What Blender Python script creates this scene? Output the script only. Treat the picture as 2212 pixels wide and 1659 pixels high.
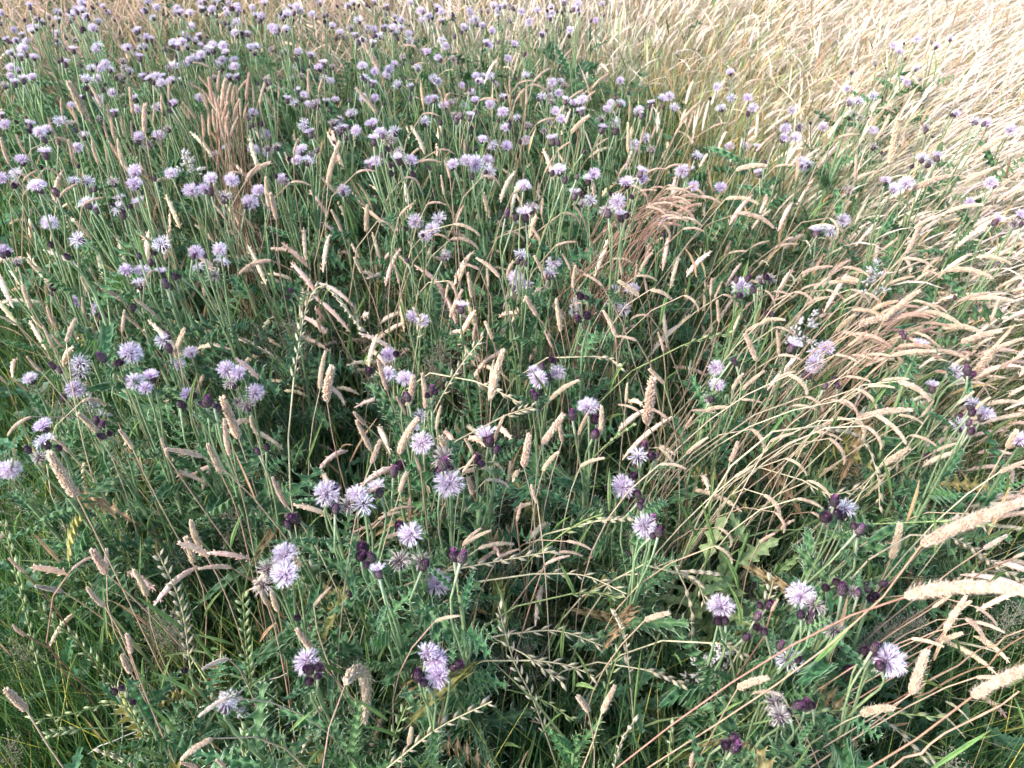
import bpy, math, random
import numpy as np
from mathutils import Vector, Matrix

# ------------------------------------------------------------------ camera, sky, sun, exposure
for o in list(bpy.data.objects):
    bpy.data.objects.remove(o)
scene = bpy.context.scene
COL = scene.collection
R = math.radians
PITCH, CAMZ, FPX = 42.0, 1.5, 1736.0          # FPX: focal length for a picture 2212 wide
cam_d = bpy.data.cameras.new("camera")
cam_d.lens = 36.0 * FPX / 2212.0
cam_d.sensor_width = 36.0
cam_d.clip_start, cam_d.clip_end = 0.02, 2000.0
cam_d.dof.use_dof = True
cam_d.dof.focus_distance = 1.05
cam_d.dof.aperture_fstop = 11.5
cam = bpy.data.objects.new("camera", cam_d)
cam.location = (0, 0, CAMZ)
cam.rotation_euler = (R(90 - PITCH), 0, 0)
COL.objects.link(cam)
scene.camera = cam

SUN_EL, SUN_AZ = 40.0, -112.0                     # azimuth from +Y towards +X
world = bpy.data.worlds.new("World")
scene.world = world
world.use_nodes = True
wn = world.node_tree
for n in list(wn.nodes):
    wn.nodes.remove(n)
sky = wn.nodes.new("ShaderNodeTexSky")
sky.sky_type = 'NISHITA'
sky.sun_disc = False
sky.sun_elevation = R(SUN_EL)
sky.sun_rotation = R(SUN_AZ)
sky.air_density, sky.dust_density, sky.ozone_density = 1.0, 1.5, 1.0
bg = wn.nodes.new("ShaderNodeBackground")
bg.inputs['Strength'].default_value = 0.115
wo = wn.nodes.new("ShaderNodeOutputWorld")
wn.links.new(sky.outputs[0], bg.inputs['Color'])
wn.links.new(bg.outputs[0], wo.inputs['Surface'])

sun_d = bpy.data.lights.new("sun", 'SUN')
sun_d.energy = 1.5
sun_d.angle = R(22)
sun_d.color = (1.0, 0.955, 0.92)
sun = bpy.data.objects.new("sun", sun_d)
sv = Vector((math.sin(R(SUN_AZ)) * math.cos(R(SUN_EL)), math.cos(R(SUN_AZ)) * math.cos(R(SUN_EL)), math.sin(R(SUN_EL))))
sun.rotation_euler = sv.to_track_quat('Z', 'Y').to_euler()
sun.location = sv * 30
COL.objects.link(sun)

scene.view_settings.view_transform = 'Standard'
scene.view_settings.look = 'None'
scene.view_settings.gamma = 1.0
scene.view_settings.use_curve_mapping = False
scene.view_settings.exposure = 2.1
scene.cycles.max_bounces = 4
scene.cycles.diffuse_bounces = 2
scene.cycles.use_adaptive_sampling = True
scene.cycles.adaptive_threshold = 0.03
scene.cycles.transmission_bounces = 2

# ------------------------------------------------------------------ camera geometry (pixels of the 2212 x 1659 picture -> world)
FWD = Vector((0, math.cos(R(PITCH)), -math.sin(R(PITCH))))
UPV = Vector((0, math.sin(R(PITCH)), math.cos(R(PITCH))))
CAM = Vector((0, 0, CAMZ))
def ray(px, py):
    return (FWD + Vector((1, 0, 0)) * ((px - 1106) / FPX) + UPV * ((829.5 - py) / FPX))
def at_z(px, py, z):
    d = ray(px, py)
    return CAM + d * ((z - CAMZ) / d.z)
def uv_np(x, y, z):
    dx, dy, dz = x, y, z - CAMZ
    c = dy * FWD.y + dz * FWD.z
    c = np.maximum(c, 0.05)
    b = dy * UPV.y + dz * UPV.z
    return (dx / c * FPX + 1106) / 2212, (829.5 - b / c * FPX) / 1659
def uv(P):
    a, b = uv_np(np.array(P.x), np.array(P.y), np.array(P.z))
    return float(a), float(b)
TILE = {1: (0, 0), 2: (835, 0), 3: (1665, 0), 4: (0, 625), 5: (835, 625), 6: (1665, 625), 7: (0, 1250), 8: (835, 1250), 9: (1665, 1250)}
def tp(t, x, y):                                  # reading from one ninth of the photograph -> picture pixels
    s = 835 / 2212
    return ((TILE[t][0] + x * s) * 2212 / 2500, (TILE[t][1] + y * s) * 2212 / 2500)

def interp(v, xs, ys):
    return np.interp(v, xs, ys)
def sstep(a, b, x):
    t = np.clip((x - a) / (b - a), 0, 1)
    return t * t * (3 - 2 * t)
def dryness(u, v):                                # 0 green thistle meadow .. 1 straw field on the right
    ub = interp(v, [-.3, 0, .1, .2, .3, .45, .6, .7, .8, 1.0], [.42, .52, .62, .67, .67, .71, .80, .93, 1.15, 1.4])
    d = sstep(ub - .09, ub + .09, u)
    top = .75 * (1 - sstep(.02, .10, v))
    return np.maximum(d, top)
rng = np.random.default_rng(7)
rnd = random.Random(11)

# value noise on the ground, for patchiness
_NG = rng.random((64, 64))
def noise2(x, y, f):
    gx, gy = np.asarray(x) * f + 31.7, np.asarray(y) * f + 17.3
    ix, iy = np.floor(gx).astype(int), np.floor(gy).astype(int)
    fx, fy = gx - ix, gy - iy
    fx, fy = fx * fx * (3 - 2 * fx), fy * fy * (3 - 2 * fy)
    g = lambda a, b: _NG[a % 64, b % 64]
    return (g(ix, iy) * (1 - fx) + g(ix + 1, iy) * fx) * (1 - fy) + (g(ix, iy + 1) * (1 - fx) + g(ix + 1, iy + 1) * fx) * fy

# ------------------------------------------------------------------ materials
def plant_mat(name, rough=.6, trans=.3, spec=.25, vary=.25, tint=False, tcol=(1, 1, 1), hue=.02):
    m = bpy.data.materials.new(name)
    m.use_nodes = True
    t = m.node_tree
    for n in list(t.nodes):
        t.nodes.remove(n)
    N, L = t.nodes.new, t.links.new
    at = N("ShaderNodeAttribute"); at.attribute_name = "col"
    col = at.outputs['Color']
    if tint:
        ti = N("ShaderNodeAttribute"); ti.attribute_name = "tint"
        mx = N("ShaderNodeMix"); mx.data_type = 'RGBA'; mx.blend_type = 'MULTIPLY'; mx.inputs[0].default_value = 1
        L(col, mx.inputs[6]); L(ti.outputs['Color'], mx.inputs[7]); col = mx.outputs[2]
    oi = N("ShaderNodeObjectInfo")
    mr = N("ShaderNodeMapRange"); mr.inputs[3].default_value = 1 - vary; mr.inputs[4].default_value = 1 + vary
    L(oi.outputs['Random'], mr.inputs[0])
    nz = N("ShaderNodeTexNoise"); nz.inputs['Scale'].default_value = 160.0; nz.inputs['Detail'].default_value = 3
    geo = N("ShaderNodeNewGeometry"); L(geo.outputs['Position'], nz.inputs['Vector'])
    m2 = N("ShaderNodeMapRange"); m2.inputs[1].default_value = .3; m2.inputs[2].default_value = .7
    m2.inputs[3].default_value = .78; m2.inputs[4].default_value = 1.2
    L(nz.outputs[0], m2.inputs[0])
    mu = N("ShaderNodeMath"); mu.operation = 'MULTIPLY'; L(mr.outputs[0], mu.inputs[0]); L(m2.outputs[0], mu.inputs[1])
    hs = N("ShaderNodeHueSaturation")
    mh = N("ShaderNodeMapRange"); mh.inputs[3].default_value = .5 - hue; mh.inputs[4].default_value = .5 + hue
    fr = N("ShaderNodeMath"); fr.operation = 'FRACT'
    m7 = N("ShaderNodeMath"); m7.operation = 'MULTIPLY'; m7.inputs[1].default_value = 7.3
    L(oi.outputs['Random'], m7.inputs[0]); L(m7.outputs[0], fr.inputs[0]); L(fr.outputs[0], mh.inputs[0])
    L(mh.outputs[0], hs.inputs['Hue']); L(mu.outputs[0], hs.inputs['Value']); L(col, hs.inputs['Color'])
    p = N("ShaderNodeBsdfPrincipled")
    p.inputs['Roughness'].default_value = rough
    p.inputs['Specular IOR Level'].default_value = spec
    L(hs.outputs[0], p.inputs['Base Color'])
    out = N("ShaderNodeOutputMaterial")
    if trans > 0:
        tr = N("ShaderNodeBsdfTranslucent")
        mt = N("ShaderNodeMix"); mt.data_type = 'RGBA'; mt.blend_type = 'MULTIPLY'; mt.inputs[0].default_value = 1
        mt.inputs[7].default_value = (*tcol, 1)
        L(hs.outputs[0], mt.inputs[6]); L(mt.outputs[2], tr.inputs['Color'])
        ms = N("ShaderNodeMixShader"); ms.inputs[0].default_value = trans
        L(p.outputs[0], ms.inputs[1]); L(tr.outputs[0], ms.inputs[2]); L(ms.outputs[0], out.inputs['Surface'])
    else:
        L(p.outputs[0], out.inputs['Surface'])
    return m

M_LEAF = plant_mat("thistle_leaf", .5, .25, .35, .28, tcol=(1.0, 1.2, .6))
M_STEM = plant_mat("stem", .6, 0, .25, .2)
M_FLORET = plant_mat("floret", .7, .35, .1, .10, hue=.012)
M_CUP = plant_mat("bract", .55, 0, .3, .25)
M_EAR = plant_mat("seed_head", .85, .38, .1, .12, hue=.012)
M_BLADE = plant_mat("blade", .5, .3, .3, .25, tcol=(1.0, 1.15, .6))
M_TUFT = plant_mat("tuft", .5, .3, .3, .22, tint=True, tcol=(1.0, 1.1, .7))
M_EARST = plant_mat("ear_mass", .85, .3, .1, .12, tint=True, hue=.012)

def ground_mat():
    m = bpy.data.materials.new("soil")
    m.use_nodes = True
    t = m.node_tree
    p = t.nodes['Principled BSDF']
    n = t.nodes.new("ShaderNodeTexNoise"); n.inputs['Scale'].default_value = 14; n.inputs['Detail'].default_value = 8
    geo = t.nodes.new("ShaderNodeNewGeometry"); t.links.new(geo.outputs['Position'], n.inputs['Vector'])
    r = t.nodes.new("ShaderNodeValToRGB")
    r.color_ramp.elements[0].position, r.color_ramp.elements[0].color = .3, (.018, .016, .010, 1)
    r.color_ramp.elements[1].position, r.color_ramp.elements[1].color = .75, (.06, .055, .03, 1)
    t.links.new(n.outputs[0], r.inputs[0]); t.links.new(r.outputs[0], p.inputs['Base Color'])
    b = t.nodes.new("ShaderNodeBump"); b.inputs['Distance'].default_value = .02
    t.links.new(n.outputs[0], b.inputs['Height']); t.links.new(b.outputs[0], p.inputs['Normal'])
    p.inputs['Roughness'].default_value = .95
    return m

# ------------------------------------------------------------------ mesh building
class MB:
    def __init__(s):
        s.v, s.f, s.c = [], [], []
    def add(s, vs, fs, cs):
        k = len(s.v)
        s.v.extend(vs); s.c.extend(cs)
        s.f.extend([tuple(i + k for i in f) for f in fs])
    def tube(s, pts, rad, cols, sides=4):
        n = len(pts); vs, cs, fs = [], [], []
        for i, p in enumerate(pts):
            d = (pts[min(i + 1, n - 1)] - pts[max(i - 1, 0)]).normalized()
            a = d.orthogonal().normalized() if i == 0 else (a - d * a.dot(d)).normalized()
            b = d.cross(a)
            for k in range(sides):
                th = 2 * math.pi * k / sides
                vs.append(p + (a * math.cos(th) + b * math.sin(th)) * rad[i]); cs.append(cols[i])
        for i in range(n - 1):
            for k in range(sides):
                k2 = (k + 1) % sides
                fs.append((i * sides + k, i * sides + k2, (i + 1) * sides + k2, (i + 1) * sides + k))
        s.add(vs, fs, cs)
    def ribbon(s, pts, side, wid, cols):
        vs, cs, fs = [], [], []
        for p, w, c in zip(pts, wid, cols):
            vs += [p - side * w, p + side * w]; cs += [c, c]
        for i in range(len(pts) - 1):
            fs.append((2 * i, 2 * i + 1, 2 * i + 3, 2 * i + 2))
        s.add(vs, fs, cs)
    def grain(s, p, d, l, w, c0, c1, roll=0.0):   # a small pointed seed: four-sided spindle
        a = d.orthogonal().normalized(); b = d.cross(a)
        ca, sa = math.cos(roll), math.sin(roll)
        a, b = a * ca + b * sa, b * ca - a * sa
        m = p + d * (l * .42)
        vs = [p, m + a * w, m + b * w * .7, m - a * w, m - b * w * .7, p + d * l]
        s.add(vs, [(0, 2, 1), (0, 3, 2), (0, 4, 3), (0, 1, 4), (5, 1, 2), (5, 2, 3), (5, 3, 4), (5, 4, 1)], [c0, c0, c0, c0, c0, c1])
    def grain3(s, p, d, l, w, c0, c1, roll=0.0):
        a = d.orthogonal().normalized(); b = d.cross(a)
        m = p + d * (l * .42)
        vs = [p] + [m + (a * math.cos(roll + k * 2.094) + b * math.sin(roll + k * 2.094)) * w for k in range(3)] + [p + d * l]
        s.add(vs, [(0, 2, 1), (0, 3, 2), (0, 1, 3), (4, 1, 2), (4, 2, 3), (4, 3, 1)], [c0] * 4 + [c1])
    def mesh(s, name, mat, smooth=True):
        me = bpy.data.meshes.new(name)
        me.from_pydata([tuple(v) for v in s.v], [], s.f)
        ca = me.color_attributes.new("col", 'FLOAT_COLOR', 'POINT')
        arr = np.ones((len(s.v), 4), np.float32)
        arr[:, :3] = np.array([tuple(c)[:3] for c in s.c], np.float32)
        ca.data.foreach_set("color", arr.ravel())
        if smooth:
            me.polygons.foreach_set("use_smooth", np.ones(len(me.polygons), bool))
        me.materials.append(mat)
        me.update()
        return me

def lerp(a, b, t):
    return tuple(x + (y - x) * t for x, y in zip(a, b))
def jit(c, k, r=rnd):
    f = 1 + r.uniform(-k, k)
    return tuple(max(0, x * f) for x in c)
def bez(p0, p1, p2, p3, n):
    out = []
    for i in range(n + 1):
        t = i / n; q = 1 - t
        out.append(p0 * q ** 3 + p1 * 3 * q * q * t + p2 * 3 * q * t * t + p3 * t ** 3)
    return out

# ---- palette (real surface colours)
G_BLADE, G_MARGIN, G_RIB = (.052, .148, .052), (.34, .44, .28), (.17, .29, .12)
G_STEM = (.15, .24, .09)
LILAC, LILAC_TIP, LILAC_MID = (.75, .59, .73), (.88, .81, .86), (.75, .48, .67)
PURPLE, PURPLE_HI = (.064, .038, .050), (.24, .18, .18)
CREAM, TAN, PINK = (.88, .74, .57), (.76, .55, .37), (.86, .62, .45)
STRAW, REDSTEM = (.50, .43, .28), (.40, .22, .15)

# ---- thistle leaves: unit length along +Y, base at the origin
def leaf_mesh(name, seed, lobes, width, depth, curl, wave, spine=.13, col=G_BLADE, margin=G_MARGIN, fold=.25, round_=False):
    r = random.Random(seed); mb = MB()
    st = lobes * 4
    rib = []
    for i in range(st + 1):
        t = i / st
        env = (math.sin(math.pi * min(1, t * .94 + .06)) ** .55) * (1 - .35 * t)
        ph = (t * lobes) % 1.0
        lob = .5 - .5 * math.cos(2 * math.pi * ph)
        rib.append((t, env, lob))
    bendz = lambda t: curl * t * t
    for side in (-1, 1):
        vs, cs, fs = [], [], []
        for i, (t, env, lob) in enumerate(rib):
            ph = (t * lobes) % 1.0
            k = r.uniform(.85, 1.15)
            w = width * env * ((1 - depth) + depth * (lob ** (.6 if round_ else 1.8))) * k
            if i == st:
                w = .004
            sweep = .045 * lob
            zz = bendz(t) + w * fold + wave * math.sin(2 * math.pi * (t * lobes + (.25 if side > 0 else .6))) * w * 2.2
            zr = bendz(t)
            c = jit(col, .15, r)
            vs += [Vector((0, t, zr)), Vector((side * w * .5, t + sweep * .4, zr + (zz - zr) * .45 + .006)), Vector((side * w * .86, t + sweep, zz)), Vector((side * w, t + sweep * 1.1, zz + .004))]
            cs += [lerp(col, G_RIB, .75) if margin is G_MARGIN else lerp(col, margin, .6), c, lerp(c, margin, .12), margin]
        for i in range(st):
            for j in range(3):
                q = (4 * i + j, 4 * i + j + 1, 4 * i + j + 5, 4 * i + j + 4)
                fs.append(q if side > 0 else q[::-1])
        mb.add(vs, fs, cs)
        if spine > 0:
            for L in range(lobes):
                for off, sl in ((.5, 1.0), (.28, .55), (.72, .5)):
                    i = min(st - 1, int((L + off) * 4 + .5))
                    e, q = vs[4 * i + 3], vs[4 * i + 2]
                    d = Vector((side * .8, .75, r.uniform(-.3, .8))).normalized()
                    l = spine * sl * r.uniform(.7, 1.2) * (1 - .3 * L / lobes)
                    mb.add([e + Vector((0, -.012, 0)), e + Vector((0, .012, 0)), e + d * l], [(0, 1, 2)], [margin, margin, (.5, .5, .34)])
    # tip spine and midrib
    mb.add([Vector((-.008, .985, bendz(.985))), Vector((.008, .985, bendz(.985))), Vector((0, 1.08, bendz(1.06)))], [(0, 1, 2)], [margin, margin, (.5, .5, .34)])
    pts = [Vector((0, t, bendz(t) - .004)) for t in (0, .3, .6, .95)]
    mb.tube(pts, [.014, .010, .007, .002], [G_RIB] * 4, 3)
    return mb.mesh(name, M_LEAF)

LEAVES = [leaf_mesh("leaf_%d" % i, 40 + i, *a) for i, a in enumerate([
    (7, .25, .66, -.25, .60), (8, .22, .74, -.45, .75), (6, .27, .62, -.10, .60), (9, .20, .72, .12, .70), (7, .23, .78, -.70, .85)])]
LEAVES_DRY = [leaf_mesh('yellow_leaf_%d' % i, 70 + i, 6, .20, .6, -.8, .8, col=c, margin=(.46, .40, .20)) for i, c in enumerate([(.30, .27, .07), (.22, .14, .06)])]
LEAVES_UP = [leaf_mesh("upper_leaf_%d" % i, 60 + i, *a, spine=.12) for i, a in enumerate([
    (5, .22, .62, -.20, .55), (6, .18, .70, .15, .60), (5, .25, .58, -.40, .60)])]
LEAVES_BRIGHT = [leaf_mesh("bright_leaf_%d" % i, 80 + i, *a, col=(.075, .20, .055), margin=(.30, .42, .18)) for i, a in enumerate([
    (6, .23, .62, .05, .45), (7, .20, .66, -.3, .5)])]
LEAVES_PALE = [leaf_mesh("pale_leaf_%d" % i, 90 + i, *a, spine=0, col=(.22, .30, .12), margin=(.32, .38, .18), round_=True) for i, a in enumerate([
    (4, .26, .65, -.15, .2), (3, .24, .60, -.35, .25), (4, .22, .7, .1, .2)])]

# ---- flower heads: florets open around +Z, origin at the base of the head (top of the pedicel); metres
CUP_H = .0155
def cup_mesh(name, seed, h=CUP_H, r0=.0062, tip=None):
    r = random.Random(seed); mb = MB()
    prof = [(0, .25), (.12, .72), (.32, 1.0), (.55, .98), (.78, .80), (1.0, .55)]
    if tip:
        prof = [(0, .25), (.12, .75), (.35, 1.0), (.6, .95), (.85, .62), (1.0, .22)]
    S = 9; vs, cs, fs = [], [], []
    for z, q in prof:
        for k in range(S):
            a = 2 * math.pi * k / S
            vs.append(Vector((math.cos(a) * r0 * q, math.sin(a) * r0 * q, z * h))); cs.append(jit(PURPLE, .3, r))
    for i in range(len(prof) - 1):
        for k in range(S):
            fs.append((i * S + k, i * S + (k + 1) % S, (i + 1) * S + (k + 1) % S, (i + 1) * S + k))
    vs.append(Vector((0, 0, h))); cs.append(tip or PURPLE)
    fs += [((len(prof) - 1) * S + k, (len(prof) - 1) * S + (k + 1) % S, len(vs) - 1) for k in range(S)]
    mb.add(vs, fs, cs)
    rows = 7
    for j in range(rows):
        z = .08 + .80 * j / (rows - 1)
        q = float(np.interp(z, [a for a, _ in prof], [b for _, b in prof]))
        for k in range(11):
            a = 2 * math.pi * (k + .5 * (j % 2)) / 11
            o = Vector((math.cos(a), math.sin(a), 0)); t = Vector((-math.sin(a), math.cos(a), 0))
            p = o * (r0 * q * 1.02) + Vector((0, 0, z * h))
            up = (Vector((0, 0, 1)) + o * (.10 if z < .5 else -.25)).normalized()
            l, w = h * .25, r0 * .24
            hi = jit(PURPLE_HI, .4, r) if j < rows - 2 else jit((.17, .06, .16), .4, r)
            mb.add([p - t * w, p + t * w, p + up * l * .6 + t * w * .7 + o * .0006, p + up * l * 1.15 + o * .0016, p + up * l * .6 - t * w * .7 + o * .0006],
                   [(0, 1, 2), (0, 2, 4), (4, 2, 3)], [PURPLE, PURPLE, lerp(PURPLE, hi, .5), hi, lerp(PURPLE, hi, .5)])
    if tip:
        for k in range(22):
            a = r.uniform(0, 6.28); q = r.uniform(0, .5)
            p = Vector((math.cos(a) * r0 * q, math.sin(a) * r0 * q, h * .93))
            d = Vector((math.cos(a) * .15, math.sin(a) * .15, 1)).normalized()
            s_ = d.orthogonal().normalized()
            mb.ribbon([p, p + d * h * .22], s_, [.0005, .0003], [lerp(PURPLE, tip, .6), tip])
    return mb.mesh(name, M_CUP)
def floret_mesh(name, seed, n, length, spread, cols, wob=.5, wid=.00050, zoff=CUP_H * .86):
    r = random.Random(seed); mb = MB()
    base, mid, tip = cols
    for i in range(n):
        u_ = (i + .5) / n
        th = math.acos(1 - u_ * (1 - math.cos(R(spread)))); ph = i * 2.39996 + r.uniform(-.25, .25)
        d = Vector((math.sin(th) * math.cos(ph), math.sin(th) * math.sin(ph), math.cos(th)))
        o = Vector((math.cos(ph), math.sin(ph), 0))
        l = length * r.uniform(.78, 1.15) * (.80 + .28 * math.sin(th))
        p0 = o * .0024 * math.sin(min(th, 1.5)) + Vector((0, 0, zoff))
        d0 = (d + Vector((0, 0, .9))).normalized()
        p1 = p0 + d0 * l * .32
        w = Vector((r.uniform(-1, 1), r.uniform(-1, 1), r.uniform(-1, 1))) * wob
        p2 = p1 + (d + w * .25).normalized() * l * .40
        dd = (d + w).normalized()
        p3 = p2 + dd * l * .32
        s_ = dd.cross(Vector((r.uniform(-1, 1), r.uniform(-1, 1), r.uniform(-1, 1)))).normalized()
        if th < .55: l *= .72 + .28 * r.random()
        cb, cm, ct = jit(base, .12, r), jit(mid, .12, r), jit(tip, .10, r)
        mb.ribbon([p0, p1, p2], s_, [wid * .8, wid, wid * 1.15], [cb, cm, lerp(cm, ct, .6)])
        sp = s_ * l * .07
        mb.add([p2 - s_ * wid, p2 + s_ * wid, p3 + sp, p3 - sp], [(0, 1, 2), (0, 1, 3)], [lerp(cm, ct, .6)] * 2 + [ct, ct])
    return mb.mesh(name, M_FLORET)
CUPS = [cup_mesh("involucre_%d" % i, 5 + i) for i in range(2)]
BUDS = [cup_mesh("bud_%d" % i, 15 + i, h=hh, r0=rr, tip=tc) for i, (hh, rr, tc) in enumerate([
    (.0130, .0047, (.07, .03, .06)), (.0155, .0056, (.40, .14, .31)), (.0110, .0041, (.06, .03, .05)), (.0170, .0060, (.22, .08, .18))])]
FLORETS = [floret_mesh("florets_%d" % i, 25 + i, n, l, s, c) for i, (n, l, s, c) in enumerate([
    (230, .0150, 108, (LILAC_MID, LILAC, LILAC_TIP)), (210, .0145, 100, (LILAC_MID, LILAC, LILAC_TIP)),
    (240, .0155, 114, ((.76, .45, .66), (.78, .60, .75), (.88, .80, .86))), (190, .0140, 90, (LILAC_MID, (.70, .52, .71), (.84, .74, .84)))])]
FLORETS_SIDE = [floret_mesh("side_florets_%d" % i, 33 + i, 95, .0155, 70, (LILAC_MID, LILAC, LILAC_TIP)) for i in range(2)]
FLORETS_OLD = [floret_mesh("old_florets_%d" % i, 36 + i, 75, .0160, 118, ((.30, .20, .24), (.66, .58, .66), (.86, .82, .86)), .75) for i in range(2)]
FLUFF = [floret_mesh("fluff_%d" % i, 39 + i, 70, .0135, 130, ((.10, .06, .06), (.42, .34, .32), (.68, .60, .55)), .9) for i in range(2)]

# ---- plush grass ears: chord of length 1 along +Y, arching towards +Z
def ear_mesh(name, seed, bend, style=0, n=330, mat=None, ratio=.058, curls=True):
    r = random.Random(seed); mb = MB(); mat = mat or M_EAR
    b = R(bend)
    def P(t):
        if b < .02:
            return Vector((0, t, 0)), Vector((0, 1, 0))
        rad = .5 / math.sin(b / 2); a = -b / 2 + b * t
        return Vector((0, .5 + rad * math.sin(a), rad * (math.cos(a) - math.cos(b / 2)))), Vector((0, math.cos(a), -math.sin(a)))
    prof = lambda t: ratio * (min(1, t / .12) ** .6) * (min(1, (1 - t) / .48) ** .75) + .004
    cuts = [r.uniform(0, 1) for _ in range(9)]
    lump = lambda t: 1 - (.45 if style == 1 else .22) * max(math.exp(-((t - c) / .016) ** 2) for c in cuts)
    c_core = lerp(TAN, CREAM, .25)
    pts, rad = [], []
    for i in range(11):
        t = i / 10
        pts.append(P(t)[0]); rad.append(prof(t) * .60)
    mb.tube(pts, rad, [c_core] * 11, 5)
    X = Vector((1, 0, 0))
    for i in range(n):
        t = (i + r.random()) / n * .985
        p, d = P(t)
        nn = d.cross(X).normalized()
        a = i * 2.39996 + r.uniform(-.3, .3)
        o = X * math.cos(a) + nn * math.sin(a)
        q = prof(t) * lump(t)
        tilt = r.uniform(.35, .75) if style == 0 else r.uniform(.5, 1.15)
        g = (d + o * tilt).normalized()
        l = ratio * (.75 if n > 500 else 1) * r.uniform(.70, 1.05) * (1.2 if style == 1 else 1.0)
        c = lerp(PINK, CREAM, min(1, max(0, r.gauss(.58, .33))))
        if style == 3:
            c = lerp((.72, .44, .33), (.84, .62, .49), min(1, max(0, r.gauss(.5, .3))))
        if style == 2:
            c = lerp(c, (.80, .77, .72), .65)
        mb.grain(p + o * q * .42, g, l, l * .24, jit(lerp(c, TAN, .35), .1, r), jit(c, .08, r), r.uniform(0, 3))
        if curls and i % (6 if n < 500 else 2) == 0:                 # awn hairs
            h = (d * 1.2 + o).normalized(); s_ = h.orthogonal().normalized()
            e = p + o * q * .95
            mb.add([e - s_ * .003, e + s_ * .003, e + h * l * .95], [(0, 1, 2)], [c, c, lerp(c, (.85, .8, .7), .6)])
    return mb.mesh(name, mat)
EARS_BIG = None
BENDS = [0, 14, 32, 55, 85, 115]
EARS = {s: [ear_mesh("ear_%d_%d" % (s, b), 100 + 10 * s + i, b, s, ratio=(.074, .084, .076, .072)[s]) for i, b in enumerate(BENDS)] for s in (0, 1, 2, 3)}

EARS_BIG = [ear_mesh('ear_big_%d' % b, 170 + b, b, 1, n=800, ratio=.054) if b in (14, 32) else None for b in BENDS]

# ------------------------------------------------------------------ objects
def tag(o, label=None, cat=None, group=None, kind=None):
    if label: o['label'] = label
    if cat: o['category'] = cat
    if group: o['group'] = group
    if kind: o['kind'] = kind
    return o
def empty(name, loc):
    o = bpy.data.objects.new(name, None)
    o.empty_display_size = .05
    o.location = loc
    COL.objects.link(o)
    return o
def part(name, me, parent, M, origin):           # M: placement in world space; parent chain only translates
    o = bpy.data.objects.new(name, me)
    COL.objects.link(o)
    o.parent = parent
    o.matrix_basis = Matrix.Translation(-origin) @ M
    return o
def frame(y, up):
    y = y.normalized()
    z = (up - y * up.dot(y))
    z = z.normalized() if z.length > 1e-4 else y.orthogonal().normalized()
    x = y.cross(z)
    return Matrix((x, y, z)).transposed().to_4x4()
def zframe(z, roll):
    q = z.normalized().to_track_quat('Z', 'Y')
    return q.to_matrix().to_4x4() @ Matrix.Rotation(roll, 4, 'Z')

# ---- ground
gm = MB()
nx = 60
xs = [-300, -120, -40, -15] + list(np.linspace(-8, 8, 41)) + [15, 40, 120, 300]
ys = [-300, -120, -40, -10] + list(np.linspace(-3, 13, 41)) + [20, 50, 120, 400]
vs = []
for yy in ys:
    for xx in xs:
        inner = abs(xx) <= 8 and -3 <= yy <= 13
        vs.append(Vector((xx, yy, (float(noise2(xx, yy, 1.3)) - .5) * .07 - .02 if inner else -.03)))
fs = [(j * len(xs) + i, j * len(xs) + i + 1, (j + 1) * len(xs) + i + 1, (j + 1) * len(xs) + i) for j in range(len(ys) - 1) for i in range(len(xs) - 1)]
gm.add(vs, fs, [(1, 1, 1)] * len(vs))
ground = bpy.data.objects.new("ground", gm.mesh("ground", ground_mat()))
COL.objects.link(ground)
tag(ground, "dark bare soil under the meadow plants", None, None, "structure")

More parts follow.
